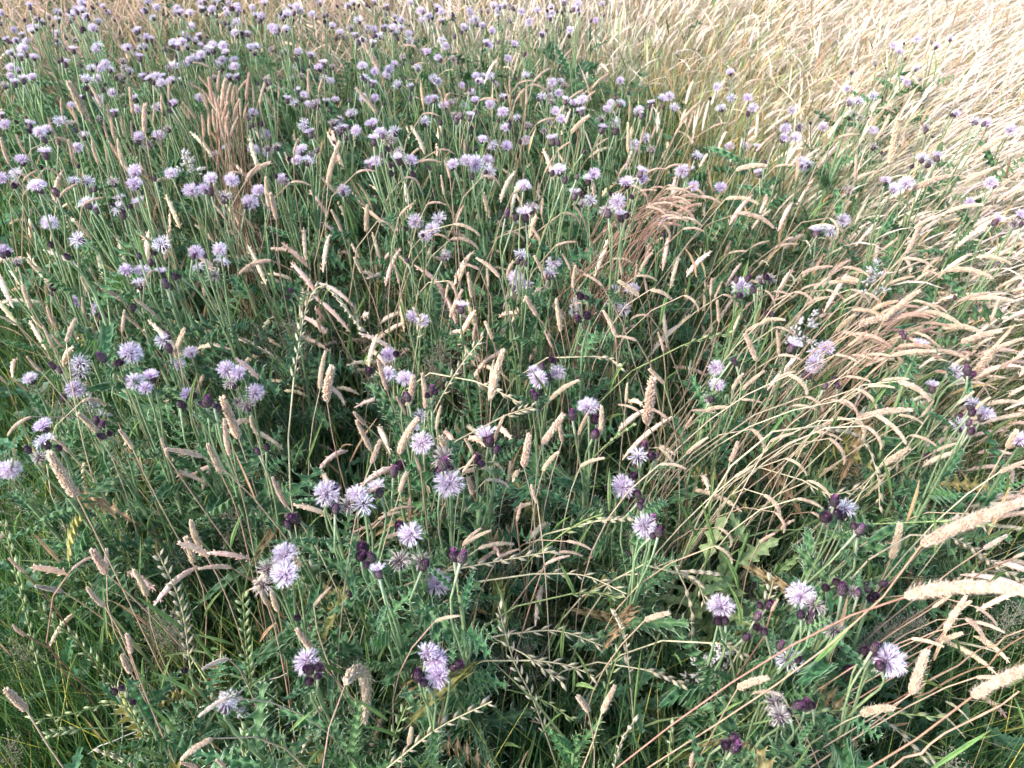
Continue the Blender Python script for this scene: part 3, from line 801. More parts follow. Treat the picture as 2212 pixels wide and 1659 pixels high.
def T(t, *hs):
    out = []
    for h in hs:
        k = h[2] if len(h) > 2 else 'f'
        s = h[3] if len(h) > 3 else 1.0
        tt = h[4] if len(h) > 4 else t
        out.append((*tp(tt, h[0], h[1]), k, s))
    return out
NEAR = [
 T(4, (815, 85), (915, 85, 'f', .9), (905, 165, 'w'), (975, 50, 'b')), T(4, (1040, 95, 's', .9), (1130, 135, 'b', 1.1), (1155, 130, 'b'), (1075, 190, 'b', 1.1), (1105, 200, 'b')),
 T(4, (345, 210, 'b', 1.1), (340, 240, 'b')), T(4, (490, 290, 'f', .95), (580, 335), (655, 375, 'b'), (650, 395, 'b'), (680, 385, 'b', .8)),
 T(4, (865, 320, 'b'), (860, 340, 'b', .8)), T(4, (845, 620, 'f', 1.25), (775, 690, 'b', 1.2), (745, 705, 'b', .9), (663, 660, 'p', 1.3)),
 T(4, (520, 680, 'w', 1.1), (510, 740, 'w', 1.15), (485, 860, 'f', 1.2), (410, 920, 'b', 1.2), (340, 710, 'b', 1.2), (390, 740, 'p', .9)),
 T(4, (190, 785, 'f', .9)), T(4, (870, 810, 'f', .95), (970, 765), (940, 850, 'f', .8), (970, 850, 'p', .9), (815, 795, 'b', .9)),
 T(4, (1045, 545, 'w', .9), (1085, 520, 'b', 1.3), (1095, 605, 'b', 1.1)), T(4, (1230, 620, 'f', .95), (1150, 690, 'f', .9)),
 T(4, (1215, 890, 'f', .95), (1250, 905, 'p', 1.1), (1165, 960, 'b'), (1190, 970, 'p', .9)), T(4, (1340, 950, 'p', 1.35), (1310, 960, 'b'), (1410, 990, 'b', .8), (1385, 965, 'b', .7)),
 T(4, (1465, 730), (1540, 755, 'f', 1.05), (1480, 810, 'd')), T(4, (1650, 880, 'f', 1.05), (1590, 950, 'd', 1.1), (1540, 940, 'd', .8)),
 T(4, (270, 1090), (275, 1185, 'w'), (285, 1180, 'b')), T(4, (380, 1240, 'b', 1.1), (180, 1250, 'b', 1.2), (250, 1300, 'd', .8)),
 T(4, (620, 1065, 'b', 1.2), (660, 1110, 'p', 1.3), (660, 1165, 'b', 1.2), (710, 1150, 'b', .9)), T(4, (20, 1380), (65, 1375)),
 T(4, (2115, 1530, 'f', 1.2), (2155, 1515, 'b', 1.1)), T(5, (-40, 1640, 'p', 1.0), (95, 1545, 'f', .95), (140, 1600, 'w'), (30, 1605, 'd', 1.1), (220, 1490, 's', 1.05)),
 T(4, (1725, 1240, 'b', 1.1), (1670, 1270, 'b', .8)), T(4, (1885, 225, 'p', .8), (1865, 265, 'b', .8)),
 T(4, (1440, 25, 'w', .95), (1275, 70, 'w', .8), (1380, 115, 'd')),
 T(5, (1125, 140, 'f', .95), (1160, 195, 'f', 1.05), (1205, 180, 's', .8), (1110, 205, 'b', 1.1), (1215, 190, 'b', 1.1)), T(5, (460, 385, 'f', .9), (525, 420, 'f', .85)),
 T(5, (1370, 35), (1350, 100, 'w')), T(5, (775, 315, 's', .95)), T(5, (1755, 215, 'f', .95), (1730, 230, 'b', 1.1), (1880, 205, 'f', .95)),
 T(5, (1760, 300, 'w', .9), (1820, 340, 'w', .95)), T(5, (1545, 265, 'b', 1.1), (1580, 268, 'b', 1.1)), T(5, (1530, 410, 'p', 1.1), (1590, 390, 'b', 1.2)),
 T(5, (300, 640, 'f', 1.1), (350, 635, 'b', 1.2), (300, 760, 'f', .95), (180, 745, 'p', 1.2)), T(5, (410, 785, 'f', 1.0)), T(5, (580, 885, 'b', 1.2), (605, 880, 'b'), (550, 900, 'b')), T(5, (400, 930, 'b', 1.1), (425, 920, 'b')),
 T(5, (1250, 750), (1275, 795, 'f', 1.0), (1395, 750), (1335, 785, 'b', 1.1), (1295, 715, 'b', 1.1), (1355, 675, 'b'), (1375, 680, 'b', .8)), T(5, (1240, 895, 'p', 1.0), (1275, 890, 'b', .8), (1250, 920, 'b', .8)),
 T(5, (1595, 965, 'f', 1.15), (1490, 1035, 'p', 1.2), (1640, 1060, 'p', 1.3), (1630, 1160, 'b', 1.1)), T(5, (515, 1205, 'f', 1.2)), T(5, (510, 1030, 'w', .8), (570, 1020, 'b'), (465, 1110, 's', .8)),
 T(5, (930, 1145, 's', 1.2), (955, 1200, 'b', 1.5), (1000, 1250, 'b', 1.3)), T(5, (640, 1290, 'd', 1.3), (655, 1355, 'p', 1.4), (630, 1400, 'p', 1.3), (690, 1465, 'f', 1.45), (705, 1370, 'b', .8)),
 T(5, (375, 1360, 'p', 1.45), (335, 1405, 'b', 1.2)), T(5, (490, 1455, 'b', 1.1)), T(5, (870, 1315, 'b', 1.3), (905, 1345, 'b', .9)),
 T(5, (1915, 1290, 'w', .95), (1950, 1240, 'p', 1.2), (2005, 1295, 'p', 1.1), (2035, 1290, 'b', .9)), T(5, (1820, 1485, 'f', 1.2), (1885, 1425, 'p', 1.2), (1725, 1500, 'b', 1.1)), T(5, (1915, 1540, 'b', 1.1), (1935, 1585, 'b', 1.1), (1925, 1615, 'b', 1.1)),
 T(6, (385, 200, 'f', 1.15), (375, 258, 'p', 1.0), (460, 215, 'b', 1.2), (350, 155, 'b'), (425, 150, 'p')), T(6, (510, 140, 'd', .9), (580, 142, 'd', .9), (545, 140, 'b')),
 T(6, (220, 720, 'f', .95), (225, 825, 'f', .9)), T(6, (345, 690, 'b'), (330, 670, 'b', .8)), T(6, (725, 565, 's', 1.1)), T(6, (935, 590, 'f', 1.1), (860, 690, 'f', 1.1), (870, 625, 'w'), (795, 770, 'p', 1.1), (830, 745, 's', .9)),
 T(6, (985, 805, 'b', 1.3), (925, 845, 'b'), (1005, 840, 'b', .9)), T(6, (1545, 565, 's', .95)), T(6, (1775, 755, 'w', 1.1), (1845, 745, 'p', 1.2), (1850, 775, 'b', 1.2)), T(6, (1625, 830, 's', .95)),
 T(6, (1965, 1010, 'f', 1.1), (1890, 940, 'w'), (1795, 1085, 'w', .9), (1790, 1040, 'b', 1.1)), T(6, (1875, 1015, 'b', 1.1), (1870, 1135, 'b', 1.1), (1855, 1080, 'b', .9)), T(6, (2190, 1180)), T(6, (1585, 1305, 'b', 1.1)),
 T(6, (1765, 270, 'b', .9)), T(6, (1420, 500, 'b', .9), (1435, 520, 'b', .9)), T(6, (580, 380, 'b', 1.1), (550, 375, 'b')), T(6, (180, 915, 'd', .9), (190, 930, 'b')),
 T(6, (1055, 1615, 'w', 1.25), (985, 1590, 'p', 1.2), (930, 1692, 'b', 1.3), (1005, 1675, 'p', 1.2)), T(9, (1150, 110, 'b', 1.3), (1110, 90, 'b', .9), (1130, 130, 'b', 1.1)),
 T(7, (1910, 45, 'p', 1.5), (1860, 85, 'b', 1.1)), T(7, (1835, 270, 'f', 1.15), (1840, 395, 'f', 1.2), (1725, 360, 'd', 1.1), (1690, 470, 'd', 1.1)), T(7, (1985, 970, 'f', 1.1), (2065, 1005, 'b', 1.4), (2010, 1020, 'b', 1.2), (2000, 1095, 'b', 1.2), (2060, 1060, 'b', 1.0)),
 T(7, (1460, 1230, 'w', .9)), T(7, (740, 1160, 'b', 1.1), (785, 1140, 'b', .7)), T(7, (860, 1230, 'b', 1.0)), T(7, (1195, 1025, 'b', 1.0)), T(7, (1650, 1235, 'b', 1.0)), T(7, (1925, 685, 'b', 1.0)),
 T(8, (440, 140, 'f', 1.15), (375, 90, 'p', 1.2)), T(8, (140, 235, 'p', 1.4), (125, 290, 'b', 1.2), (190, 295, 'b', 1.2), (160, 340, 'b', 1.1), (230, 365, 's', .8)), T(8, (375, 305, 'd', 1.3), (510, 310, 'd', 1.1), (530, 350, 'p', 1.2)),
 T(8, (610, 455, 'f', 1.3)), T(8, (725, 285, 'p', 1.4), (775, 300, 'b', 1.1)), T(8, (555, 905, 's', 1.0), (605, 955, 'f', 1.2), (615, 1060, 'f', 1.1), (495, 1065, 'p', 1.3), (530, 1105, 'b', 1.0), (575, 1130, 'b', 1.0)), T(8, (755, 985, 'p', 1.2), (720, 1005, 'b', 1.2)),
 T(8, (1960, 95, 'f', 1.15), (2010, 60, 'p', 1.2), (2050, 135, 'p', 1.1), (2010, 155, 'b', .9)), T(8, (50, 530, 'b', 1.0)), T(8, (630, 140, 'b', 1.0)), T(8, (1860, 265, 'b', .9)),
 T(9, (255, 600, 'f', 1.25), (235, 705, 'b', 1.3), (280, 705, 'b', 1.1)), T(9, (505, 605, 'b', 1.0), (565, 605, 'p', 1.3), (485, 680, 'p', 1.0), (485, 745, 'b', 1.1), (530, 770, 'b', 1.2), (415, 810, 'b', 1.1)),
 T(9, (765, 530, 'f', 1.3), (870, 585, 'd', 1.1), (770, 665, 'b', 1.1), (835, 700, 'p', 1.3)), T(9, (690, 940, 'w', 1.3), (630, 865, 'p', 1.0), (750, 955, 'b', 1.0)), T(9, (810, 1000, 'b', 1.2)),
 T(9, (930, 490, 'b', 1.1), (1000, 455, 'b', 1.1), (1035, 505, 'p', 1.3), (1105, 515, 'd', .7), (1140, 520, 'b', 1.0)), T(9, (1205, 490, 'b', 1.2), (1300, 465, 'b', 1.1), (1220, 560, 'b', 1.0), (1250, 545, 'p', 1.0)),
 T(9, (1345, 955, 'f', 1.4), (1250, 870, 'b', 1.3), (1185, 895, 'b', 1.4), (1235, 930, 'b', 1.2), (1285, 1000, 'p', 1.1)), T(9, (1065, 1025, 'b', 1.2)), T(9, (745, 1255, 'b', 1.1), (800, 1255, 'p', 1.3), (840, 1250, 'b', 1.0), (685, 1300, 'b', 1.1)),
 T(9, (285, 1505, 'b', 1.3), (330, 1465, 'b', 1.2), (340, 1525, 'p', 1.2)), T(9, (965, 310, 'b', 1.1)), T(9, (980, 750, 'd', 1.1)), T(9, (610, 1230, 'd', 1.0), (630, 1310, 'd', 1.0)),
]
for k, hs in enumerate(NEAR):
    yy = sum(h[1] for h in hs) / len(hs) / 1659
    zh = .80 + .04 * math.sin(k * 1.7) if yy < .75 else .74 + .05 * math.sin(k * 2.3)
    fl = [h for h in hs if h[2] in 'fswd']
    if len(hs) == 1 and hs[0][2] == 'b':
        zh -= .10
    thistle(hs, k, zh, leaves=26 if yy > .5 else 20)

FAR = {1: "320,100 260,130 370,120 90,190 140,220 200,190 40,250 100,260 170,260 230,170 375,210 490,250 370,275 140,320 60,330 130,360 90,370 70,430 150,500 70,490 30,540 600,175 635,130 895,185 945,235 1235,165 1210,240 1265,255 1375,285 1115,270 1150,290 1180,260 620,315 810,305 900,300 905,360 420,395 590,430 680,410 720,440 800,435 560,500 610,510 920,490 960,505 1040,530 1050,490 1150,515 1105,510 1120,420 1200,410 1410,405 1470,490 1530,490 1730,510 1880,510 1890,430 1950,480 1600,210 1540,200 1580,220 1620,300 1660,290 1750,310 1840,320 1930,330 2010,345 1510,380 1300,350 1350,310 1440,290 1930,60 1850,180 1650,90 1540,130 1450,135 1300,50 1375,50 665,35 1710,10 1820,110 1880,40 2100,90 2150,160 1770,190 725,595 640,640 520,630 460,680 400,775 380,780 450,790 630,765 195,795 255,850 300,830 30,800 10,735 740,720 890,700 870,630 1025,870b 950,930b 890,880 1080,820 545,870 500,950 290,975b 140,1025b 10,1150b 100,1115b 235,1190 480,1160 570,1165 870,1100b 870,1185b 1105,1115 1120,660 1290,630 1010,690 550,1300b 615,1340 770,1280b 755,1340b 895,1300b 1235,1225b 1360,1150 1320,1220 1455,1255b 1620,1300b 1750,1320b 1500,1160 1670,1225 1830,1155 1940,960b 1920,1030 2000,1030 1470,950 1640,960 1730,980 1720,870 1610,750 1640,720 1750,750 1860,630 1900,660 1920,580 1970,610 2050,660 2000,670 2110,650 2170,640 2090,400 2150,420 2060,430 2140,520 2090,500 2170,790 2200,770 1960,800 2000,850 2190,830 2150,780 320,1435b 495,1545 20,1620b 1040,1570b 1270,1630b 1420,1610",
 2: "280,80 210,185 330,170 340,205 240,225 430,210 440,260 130,260 200,270 50,170 390,360b 340,410 130,420 550,330 620,370 710,370 670,295 490,430 290,485 210,460 200,530 355,540 440,555 590,500 215,630 140,630 60,725b 190,790 90,840 15,820 250,850 330,840 205,890 325,890 540,780 560,640 600,630 655,675b 720,650 775,550 840,590 890,520 955,485 1000,540 1050,620 790,680 860,640 960,670 730,740 830,740 1040,720b 1130,755 1060,820 1210,800 1305,840 1340,780 1380,715 1420,765 1500,660 1550,640 1545,710 1450,640 1190,480 1290,620 1360,530 1415,515 1400,600 1340,570 1360,890b 1190,905 1065,940b 975,935 910,895 945,1030 360,1015b 445,1030b 220,1040 180,1050 800,1030 860,1055b 715,1055 960,1100 1120,280 1075,375 1475,190 930,270 790,170 560,100 640,70 870,120 910,160 950,60 1010,65 1160,70 1210,140 1350,40 1440,15 1530,70 1640,130 1300,220 1100,40 1800,520 1810,660 1740,665 1715,700 1770,790 1690,820 2075,630 2120,620 2000,660 1920,710 2150,690 1960,890 1890,930 1840,1170b 1940,1150 2200,1100b 1940,1100 1635,1120 1595,1150 1400,1090 1505,1240b 1700,1350b 1780,1300 1800,1380 1180,1370b 1230,1325 475,1430b 620,1410b 590,1470 540,1520 680,1630 2050,1430b 2090,1400 1165,1640 10,1230 1180,1190 1610,1290",
 3: "75,1200 40,1090b 250,1210 310,940 415,940 490,945 105,1000 230,560 310,460 320,630 250,690 425,630 460,695 710,710 1100,455 1075,570 1240,615 1150,645 1095,650 1100,720 1160,750 770,815b 670,830 915,815 665,890 740,885 1240,840 1575,820 1240,935 780,1040b 775,1080 820,1050 495,1110 1320,1160 1450,1180b 1380,1215 1085,1220b 1555,1010 1650,1000 1610,1045 1370,290 1410,330 1520,250 1650,290 1525,440 1420,510 1460,530 1970,790b 1900,780 2130,840b 2000,1180b 2050,1410b 2150,1440 2200,1380 1860,1310 1045,1420 870,1485b 960,1490 1780,730 1250,400 1740,240"}
pool = []
rx = random.Random(5)
for t, s in FAR.items():
    for q in s.split():
        big = q.endswith('b'); a, b = q.rstrip('b').split(',')
        pool.append((*tp(t, int(a), int(b)), 1.18 if big else 1.0))
        if t < 3 and int(b) < 560 and int(a) + 800 * (t - 1) < 1800 and rx.random() < .6:
            pool.append((*tp(t, int(a) + rx.gauss(0, 45), int(b) + rx.gauss(0, 28)), 1.0))
for _ in range(70):
    pool.append((*tp(1, rx.uniform(0, 3900), abs(rx.gauss(0, 80))), rx.uniform(.85, 1.05)))
used = [False] * len(pool)
k = 0
for i in range(len(pool)):
    if used[i]: continue
    used[i] = True
    grp = [pool[i]]
    for j in range(i + 1, len(pool)):
        if not used[j] and len(grp) < 4 and math.hypot((pool[j][0] - pool[i][0]), (pool[j][1] - pool[i][1])) < 40 + pool[i][1] * .05:
            used[j] = True; grp.append(pool[j])
    r = random.Random(900 + k)
    cx, cy = sum(g[0] for g in grp) / len(grp), sum(g[1] for g in grp) / len(grp)
    hs = [(g[0], g[1], r.choices('fswd', (.52, .2, .17, .11))[0], g[2] * r.uniform(.95, 1.12)) for g in grp]
    sp = 16 + cy * .03
    right = cx > 1450
    for _ in range(r.choice([0, 1, 1, 2] if right else [1, 2, 2, 3, 3, 4])):
        hs.append((cx + r.gauss(0, sp), cy + abs(r.gauss(0, sp * .6)) + 4, 'b' if r.random() < .9 else 'd', r.uniform(.75, 1.0) if right else r.uniform(.85, 1.12)))
    thistle(hs, 500 + k, (.80 if right else .86) + r.gauss(0, .045), leaves=18, near=False)
    k += 1
print("thistles", len(NEAR), k)

# ------------------------------------------------------------------ leafy thistles without flowers, low in the foreground
def leafy(t, x, y, z, n, size, bright=False, pale=False, seed=0):
    r = random.Random(seed)
    top = at_z(*tp(t, x, y), z)
    base = Vector((top.x + r.gauss(0, .03), top.y + r.gauss(0, .03), -.03))
    root = empty("pale_leafy_plant" if pale else "leafy_thistle", base)
    pts = bez(base, base + Vector((0, 0, z * .4)), top - Vector((0, 0, z * .3)), top, 6)
    mb = MB(); mb.tube(pts, [.0042 - .0004 * i for i in range(7)], [jit(G_STEM, .15, r)] * 7, 6)
    part("stem", mb.mesh("leafy_stem", M_STEM), root, Matrix(), base)
    for i in range(n):
        q = (i + .5) / n; tt = .35 + .65 * q
        f = tt * 6; k = min(5, int(f)); p = pts[k].lerp(pts[k + 1], f - k)
        yaw = i * 2.4 + seed * 1.3; el = R(r.uniform(0, 30) + 45 * q * q)
        yv = Vector((math.cos(yaw) * math.cos(el), math.sin(yaw) * math.cos(el), math.sin(el)))
        L_ = size * .82 * (1.05 - .55 * q) * r.uniform(.7, 1.2)
        me = r.choice(LEAVES_PALE if pale else LEAVES_BRIGHT if bright else LEAVES)
        part("leaf", me, root, Matrix.Translation(p) @ frame(yv, Vector((r.uniform(-.55, .55), r.uniform(-.55, .55), 1))) @ Matrix.Scale(L_, 4), base)
    if pale:
        tag(root, None, "leafy plant"); look = "pale green plant with rounded lobed leaves"
    else:
        tag(root, None, "thistle", "leafy thistles without flowers")
        look = ("bright green" if bright else "dark green") + " spiny thistle without flowers"
    reg(root, "leafy", look, top)
LEAFY = [(7, 1200, 1300, .42, 12, .13), (7, 1700, 1330, .50, 15, .12), (7, 2100, 1330, .52, 15, .12), (7, 640, 1370, .34, 9, .17), (7, 1900, 1560, .45, 12, .14), (7, 1500, 1620, .36, 10, .14),
 (8, 90, 1480, .55, 14, .11), (8, 450, 900, .40, 12, .13), (8, 230, 760, .42, 12, .13), (8, 620, 820, .42, 12, .12), (8, 880, 850, .40, 10, .15), (8, 1440, 900, .45, 13, .15), (8, 1600, 1020, .42, 12, .14),
 (8, 1760, 1480, .42, 11, .12), (8, 2060, 1600, .42, 11, .13), (8, 800, 1480, .44, 12, .11), (8, 560, 1620, .42, 12, .12), (8, 1750, 650, .50, 13, .11), (8, 2100, 800, .50, 13, .12),
 (9, 380, 1280, .42, 12, .13), (9, 700, 1560, .46, 13, .13), (9, 900, 1620, .44, 12, .12), (9, 1080, 1120, .50, 12, .12), (9, 1420, 1620, .42, 11, .13), (9, 1000, 1320, .40, 11, .13), (9, 100, 1330, .40, 11, .13), (9, 950, 640, .50, 12, .11),
 (9, 250, 1560, .40, 11, .12), (5, 1000, 270, .55, 14, .10), (5, 1060, 480, .52, 14, .10), (5, 1600, 1500, .50, 13, .10), (5, 640, 1500, .50, 13, .11), (5, 2000, 640, .52, 13, .10), (6, 500, 1320, .52, 14, .11), (6, 620, 1020, .55, 14, .10), (6, 280, 1120, .62, 15, .11), (6, 360, 600, .66, 16, .09),
 (4, 900, 1340, .50, 14, .12), (4, 1120, 1450, .48, 13, .12), (4, 1820, 900, .54, 14, .10), (4, 330, 120, .6, 14, .09), (4, 600, 560, .55, 13, .10), (4, 1500, 470, .58, 14, .10), (4, 150, 950, .5, 12, .11), (4, 640, 1450, .46, 12, .13), (7, 120, 500, .48, 12, .12), (7, 300, 250, .48, 12, .11), (7, 1500, 450, .46, 12, .11), (7, 2150, 650, .5, 13, .11)]
for k, a in enumerate(LEAFY):
    leafy(*a[:4], int(a[4] * 1.5), a[5], seed=k)
for k, a in enumerate([(8, 1500, 1520, .64, 22, .115), (8, 40, 1560, .64, 18, .115), (8, 1420, 1640, .60, 16, .10), (9, 1300, 1650, .40, 10, .11)]):
    leafy(*a, bright=True, seed=70 + k)
for k, a in enumerate([(9, 430, 130, .74, 11, .13), (9, 180, 240, .70, 10, .13), (9, 620, 330, .68, 9, .11), (9, 300, 330, .66, 9, .12)]):
    leafy(*a, pale=True, seed=80 + k)

# ------------------------------------------------------------------ plush-eared grass stalks
BLADES = []
for i in range(4):
    mb = MB(); r = random.Random(300 + i)
    blade_into(mb, Vector((0, 0, 0)), 0, .22, .0034, r.uniform(15, 35), r.uniform(30, 110), ((.09, .15, .06), (.20, .24, .10)))
    BLADES.append(mb.mesh("stalk_blade_%d" % i, M_BLADE))
NSTALK = [0]
REST = MB()
EAR_LOW = {}
for i_, b_ in enumerate(BENDS):
    EAR_LOW[i_] = ear_mesh('ear_low_%d' % b_, 400 + i_, b_, 0, n=100, ratio=.085, curls=False)
def stalk(b, e, z, style=0, bend=None, red=.4, lean=None, zoff=0.0, seed=0, Lmax=.115, join=False):
    r = random.Random(seed)
    P0 = at_z(*b, z)
    nrm = Vector((P0.x, P0.y, 0)).normalized()
    d = ray(*e)
    tt = (P0 - CAM).dot(nrm) / d.dot(nrm)
    ch = CAM + d * tt - P0
    L_ = min(Lmax, max(.030, ch.length)); ch.normalize()
    ch = (ch - nrm * r.uniform(-.15, .25)).normalized()
    el = math.degrees(math.asin(max(-1, min(1, ch.z))))
    if bend is None:
        bend = 8 + max(0, 60 - el) * .75 + r.uniform(-6, 10)
    bi = min(range(len(BENDS)), key=lambda i: abs(BENDS[i] - bend)); B = R(BENDS[bi])
    M3 = frame(ch, Vector((0, 0, 1)) if el < 75 else Vector((r.uniform(-1, 1), r.uniform(-1, 1), .3)))
    M = Matrix.Translation(P0) @ M3 @ Matrix.Scale(L_, 4)
    tan = (M3.to_3x3() @ Vector((0, math.cos(B / 2), math.sin(B / 2)))).normalized()
    if lean is None:
        lean = Vector((-ch.x * .07 + r.gauss(0, .05), r.gauss(0, .06), 0))
    G = Vector((P0.x, P0.y, -.03)) + lean
    h = P0.z
    pts = bez(G, G + Vector((r.gauss(0, .03), r.gauss(0, .03), h * r.uniform(.35, .55))) - lean * .15, P0 - (tan + Vector((r.gauss(0, .25), r.gauss(0, .25), r.uniform(.2, .7)))).normalized() * h * r.uniform(.15, .28), P0, 11)
    top = lerp(STRAW, REDSTEM, min(1, max(0, red + r.uniform(-.25, .25))))
    c0 = lerp((.12, .17, .06), top, .25)
    if join:                                      # past the 300 that show largest
        REST.tube(pts[::2] + [pts[-1]], [.0011] * 7, [lerp(c0, top, min(1, i / 3)) for i in range(7)], 3)
        me = EAR_LOW[bi]; cd = me.color_attributes["col"].data
        REST.add([M @ v.co for v in me.vertices], [tuple(p.vertices) for p in me.polygons], [tuple(cd[i].color)[:3] for i in range(len(cd))])
        return
    root = empty("grass_stalk", G)
    mb = MB()
    mb.tube(pts, [.00115 - .00004 * i for i in range(12)], [lerp(c0, top, min(1, i / 6)) for i in range(12)], 4)
    part("stem", mb.mesh("stalk_stem", M_STEM), root, Matrix(), G)
    part("seed_head", EARS_BIG[bi] if seed >= 1900 else EARS[style][bi], root, M, G)
    k = r.randint(3, 6)
    part("blade", r.choice(BLADES), root, Matrix.Translation(pts[k]) @ Matrix.Rotation(r.uniform(0, 6.28), 4, 'Z'), G)
    tag(root, None, "grass stalk", "plush eared grass stalks")
    shape = "upright" if el > 55 else "slanting" if el > 22 else "arched" if el > -15 else "drooping"
    colr = ("cream", "fluffy tan", "whitish", "pinkish tan")[style]
    reg(root, "stalk", "%s %s grass ear" % (shape, colr), P0)
    NSTALK[0] += 1
    return root

EL = []
def E(t, s, st=0, **kw):
    for q in s.split():
        nums = [int(a) for a in q.split(',')]
        EL.append((t, nums, st, kw))
E(7, "1300,225,1220,20 690,400,580,215 680,610,560,480 950,545,860,365 1500,360,1285,365 1250,330,1200,160 2030,610,2110,520 1450,1650,1380,1570 1280,1660,1190,1625 160,390,90,330 170,800,110,750")
E(7, "690,395,690,240 410,515,230,480 1480,950,1290,985 1490,1200,1400,1250", 2)
E(7, "1730,600,1680,500 1800,640,1760,520 850,1040,790,920 845,915,820,800 2020,900,1930,790 1380,1465,1285,1540 170,1280,30,1140 460,380,520,350", 1)
E(4, "1310,1300,1070,1240 1430,1410,1330,1180 1545,1180,1445,935 1485,1290,1460,1080 450,1275,330,1165 205,1040,50,1155 630,1140,500,1010 1140,660,1180,430 1150,600,1188,490 345,600,280,460 285,470,205,380 360,455,295,310 410,590,345,515 120,450,0,390 200,340,150,200 340,180,180,35 790,490,800,340 910,475,800,380 790,290,660,205 1010,390,875,285 570,235,520,130 595,115,545,0 545,370,530,280 270,750,195,670 2070,860,2110,640 1760,30,1550,120 930,190,970,90 1860,1620,1765,1440 1090,1310,1050,1200 1650,1130,1610,1010 40,820,-10,770")
E(4, "500,1560,340,1300 430,560,495,415 860,1250,780,1140 2115,940,2140,680 530,940,640,960", 1)
E(5, "965,930,1045,640 290,870,235,690 420,970,460,770 540,990,520,780 410,1030,355,920 190,1260,95,1075 150,1090,75,990 370,1280,480,990 610,1120,640,990 510,1390,480,1310 660,1260,665,1190 780,1400,860,1290 985,1200,1050,1050 845,1275,800,1175 1175,1365,1210,1165 1300,1390,1400,1235 1345,935,1530,800 1075,1460,1090,1330 1425,1200,1410,1090 1530,1160,1590,1030 1665,1160,1680,960 1540,1365,1700,1280 1970,1090,2010,790 1835,950,1845,830 1925,1010,1840,985 2110,1060,2070,1030 2080,825,1995,730 2050,1240,2150,1370 2050,1350,2200,1380 960,1330,1020,1430 375,1530,410,1430 110,1590,230,1490 1265,1600,1230,1500 430,1650,440,1560 970,540,930,440 850,545,860,470 1415,490,1385,290 1440,410,1360,310 1265,390,1190,260 700,400,780,230 670,270,690,160 690,160,730,290 760,165,800,60 840,270,815,90 890,90,800,60 1020,140,870,20 130,110,80,0 370,180,340,60 445,85,380,0 945,200,940,110 1290,100,1245,0 1495,210,1510,60 1480,95,1450,40 1610,130,1545,105 1685,195,1630,165 1740,120,1750,20 1750,20,1870,45 1810,130,1795,30 1920,260,1790,160 1890,170,1900,90 1900,130,2035,170 1975,240,1960,150 1990,220,2130,270 1990,390,1910,405 1770,520,1690,360 1910,550,1840,525 2080,620,2050,530 1360,590,1335,540")
E(5, "190,1340,245,1190 1295,1220,1430,1050 840,1540,810,1400 310,1650,400,1630 1120,1650,1210,1580 800,1400,930,1370", 1)
E(5, "930,1450,1030,1480 1620,320,1570,310", 2)
E(6, "240,430,230,280 210,275,250,190 185,260,190,170 260,250,360,330 10,255,110,340 530,220,590,300 590,230,640,245 600,290,680,260 720,235,820,280 770,220,840,195 850,220,915,170 810,310,880,280 930,220,980,240 410,495,560,420 520,420,640,410 605,460,660,490 625,640,610,490 620,645,720,660 480,680,400,520 325,865,405,730 385,870,530,755 375,930,510,940 155,1000,275,975 60,1000,140,1000 30,1280,165,1185 340,1430,450,1360 450,1120,540,1240 570,1200,700,1150 710,970,795,990 790,910,850,960 690,770,775,840 610,800,690,760 665,1310,800,1390 820,1455,945,1545 530,1545,620,1640 740,1570,880,1640 950,1180,1055,1330 870,1140,1020,1180 870,1120,1000,1060 980,1050,1120,1090 1130,1060,1490,990 1250,1030,1460,1190 1120,1050,1160,1160 1180,1100,1290,1240 1120,860,1260,980 1040,930,1120,1030 960,930,1030,960 1060,780,1220,800 1200,845,1330,850 1290,810,1470,790 1390,810,1600,940 1545,1040,1610,960 1400,1030,1560,1070 1470,1160,1590,1200 1000,490,1130,370 1300,420,1540,220 1090,215,1215,300 1180,240,1300,330 970,175,1135,170 1040,75,1210,120 770,115,970,70 1320,190,1500,140 1030,490,1180,530 990,640,1110,685 1100,640,1200,650 1200,640,1340,630 1140,450,1440,400 1490,290,1660,360 1560,360,1830,440 1580,310,1700,360 1680,470,1940,480 1350,650,1640,620 1560,540,1700,610 1560,620,1850,690 1880,780,2050,560 2000,420,2050,280 1780,300,1990,240 1850,280,2160,270 1560,90,1650,130 1700,100,2030,110 1900,10,2130,50 1420,20,1620,60 2100,1240,2180,1100 1780,960,1880,880 1900,990,2000,900 1950,640,2200,540 1800,560,2060,500 2060,720,2210,640 1650,1260,1790,1190 1040,300,1160,240")
E(6, "310,1330,360,1205 1300,1350,1465,1240 20,1110,70,1030 2050,1400,2155,1360", 1)
E(9, "1350,300,1400,95 230,100,310,220 210,220,290,300 500,200,600,130 360,1140,550,1080 650,1190,510,1150 1160,1310,1410,1200 1480,1180,1600,880 1490,1160,1550,930 1620,620,1720,560 1700,770,1820,570 1730,680,1880,560 1830,690,1940,810 1890,610,1970,690 1890,710,2090,760 1480,820,1670,870 1680,830,1780,790 1900,1070,2110,1090 580,640,620,560 2140,300,2220,270 60,1650,70,1580 830,0,890,80 1830,10,1940,90 600,0,650,90 640,110,700,60")
E(9, "1640,150,1790,20 1950,240,2100,150", 2)
E(8, "230,50,380,-10 280,170,400,140 780,220,900,120 800,210,960,120 880,240,1110,230 870,340,990,270 1000,310,1120,260 1450,190,1600,210 1400,260,1480,280 1310,340,1400,320 600,710,720,650 20,1120,170,1440 1680,1300,1760,1160 1590,1290,1530,1160")
E(8, "1960,700,2120,640 430,1500,450,1400 1130,60,1150,-20", 1)
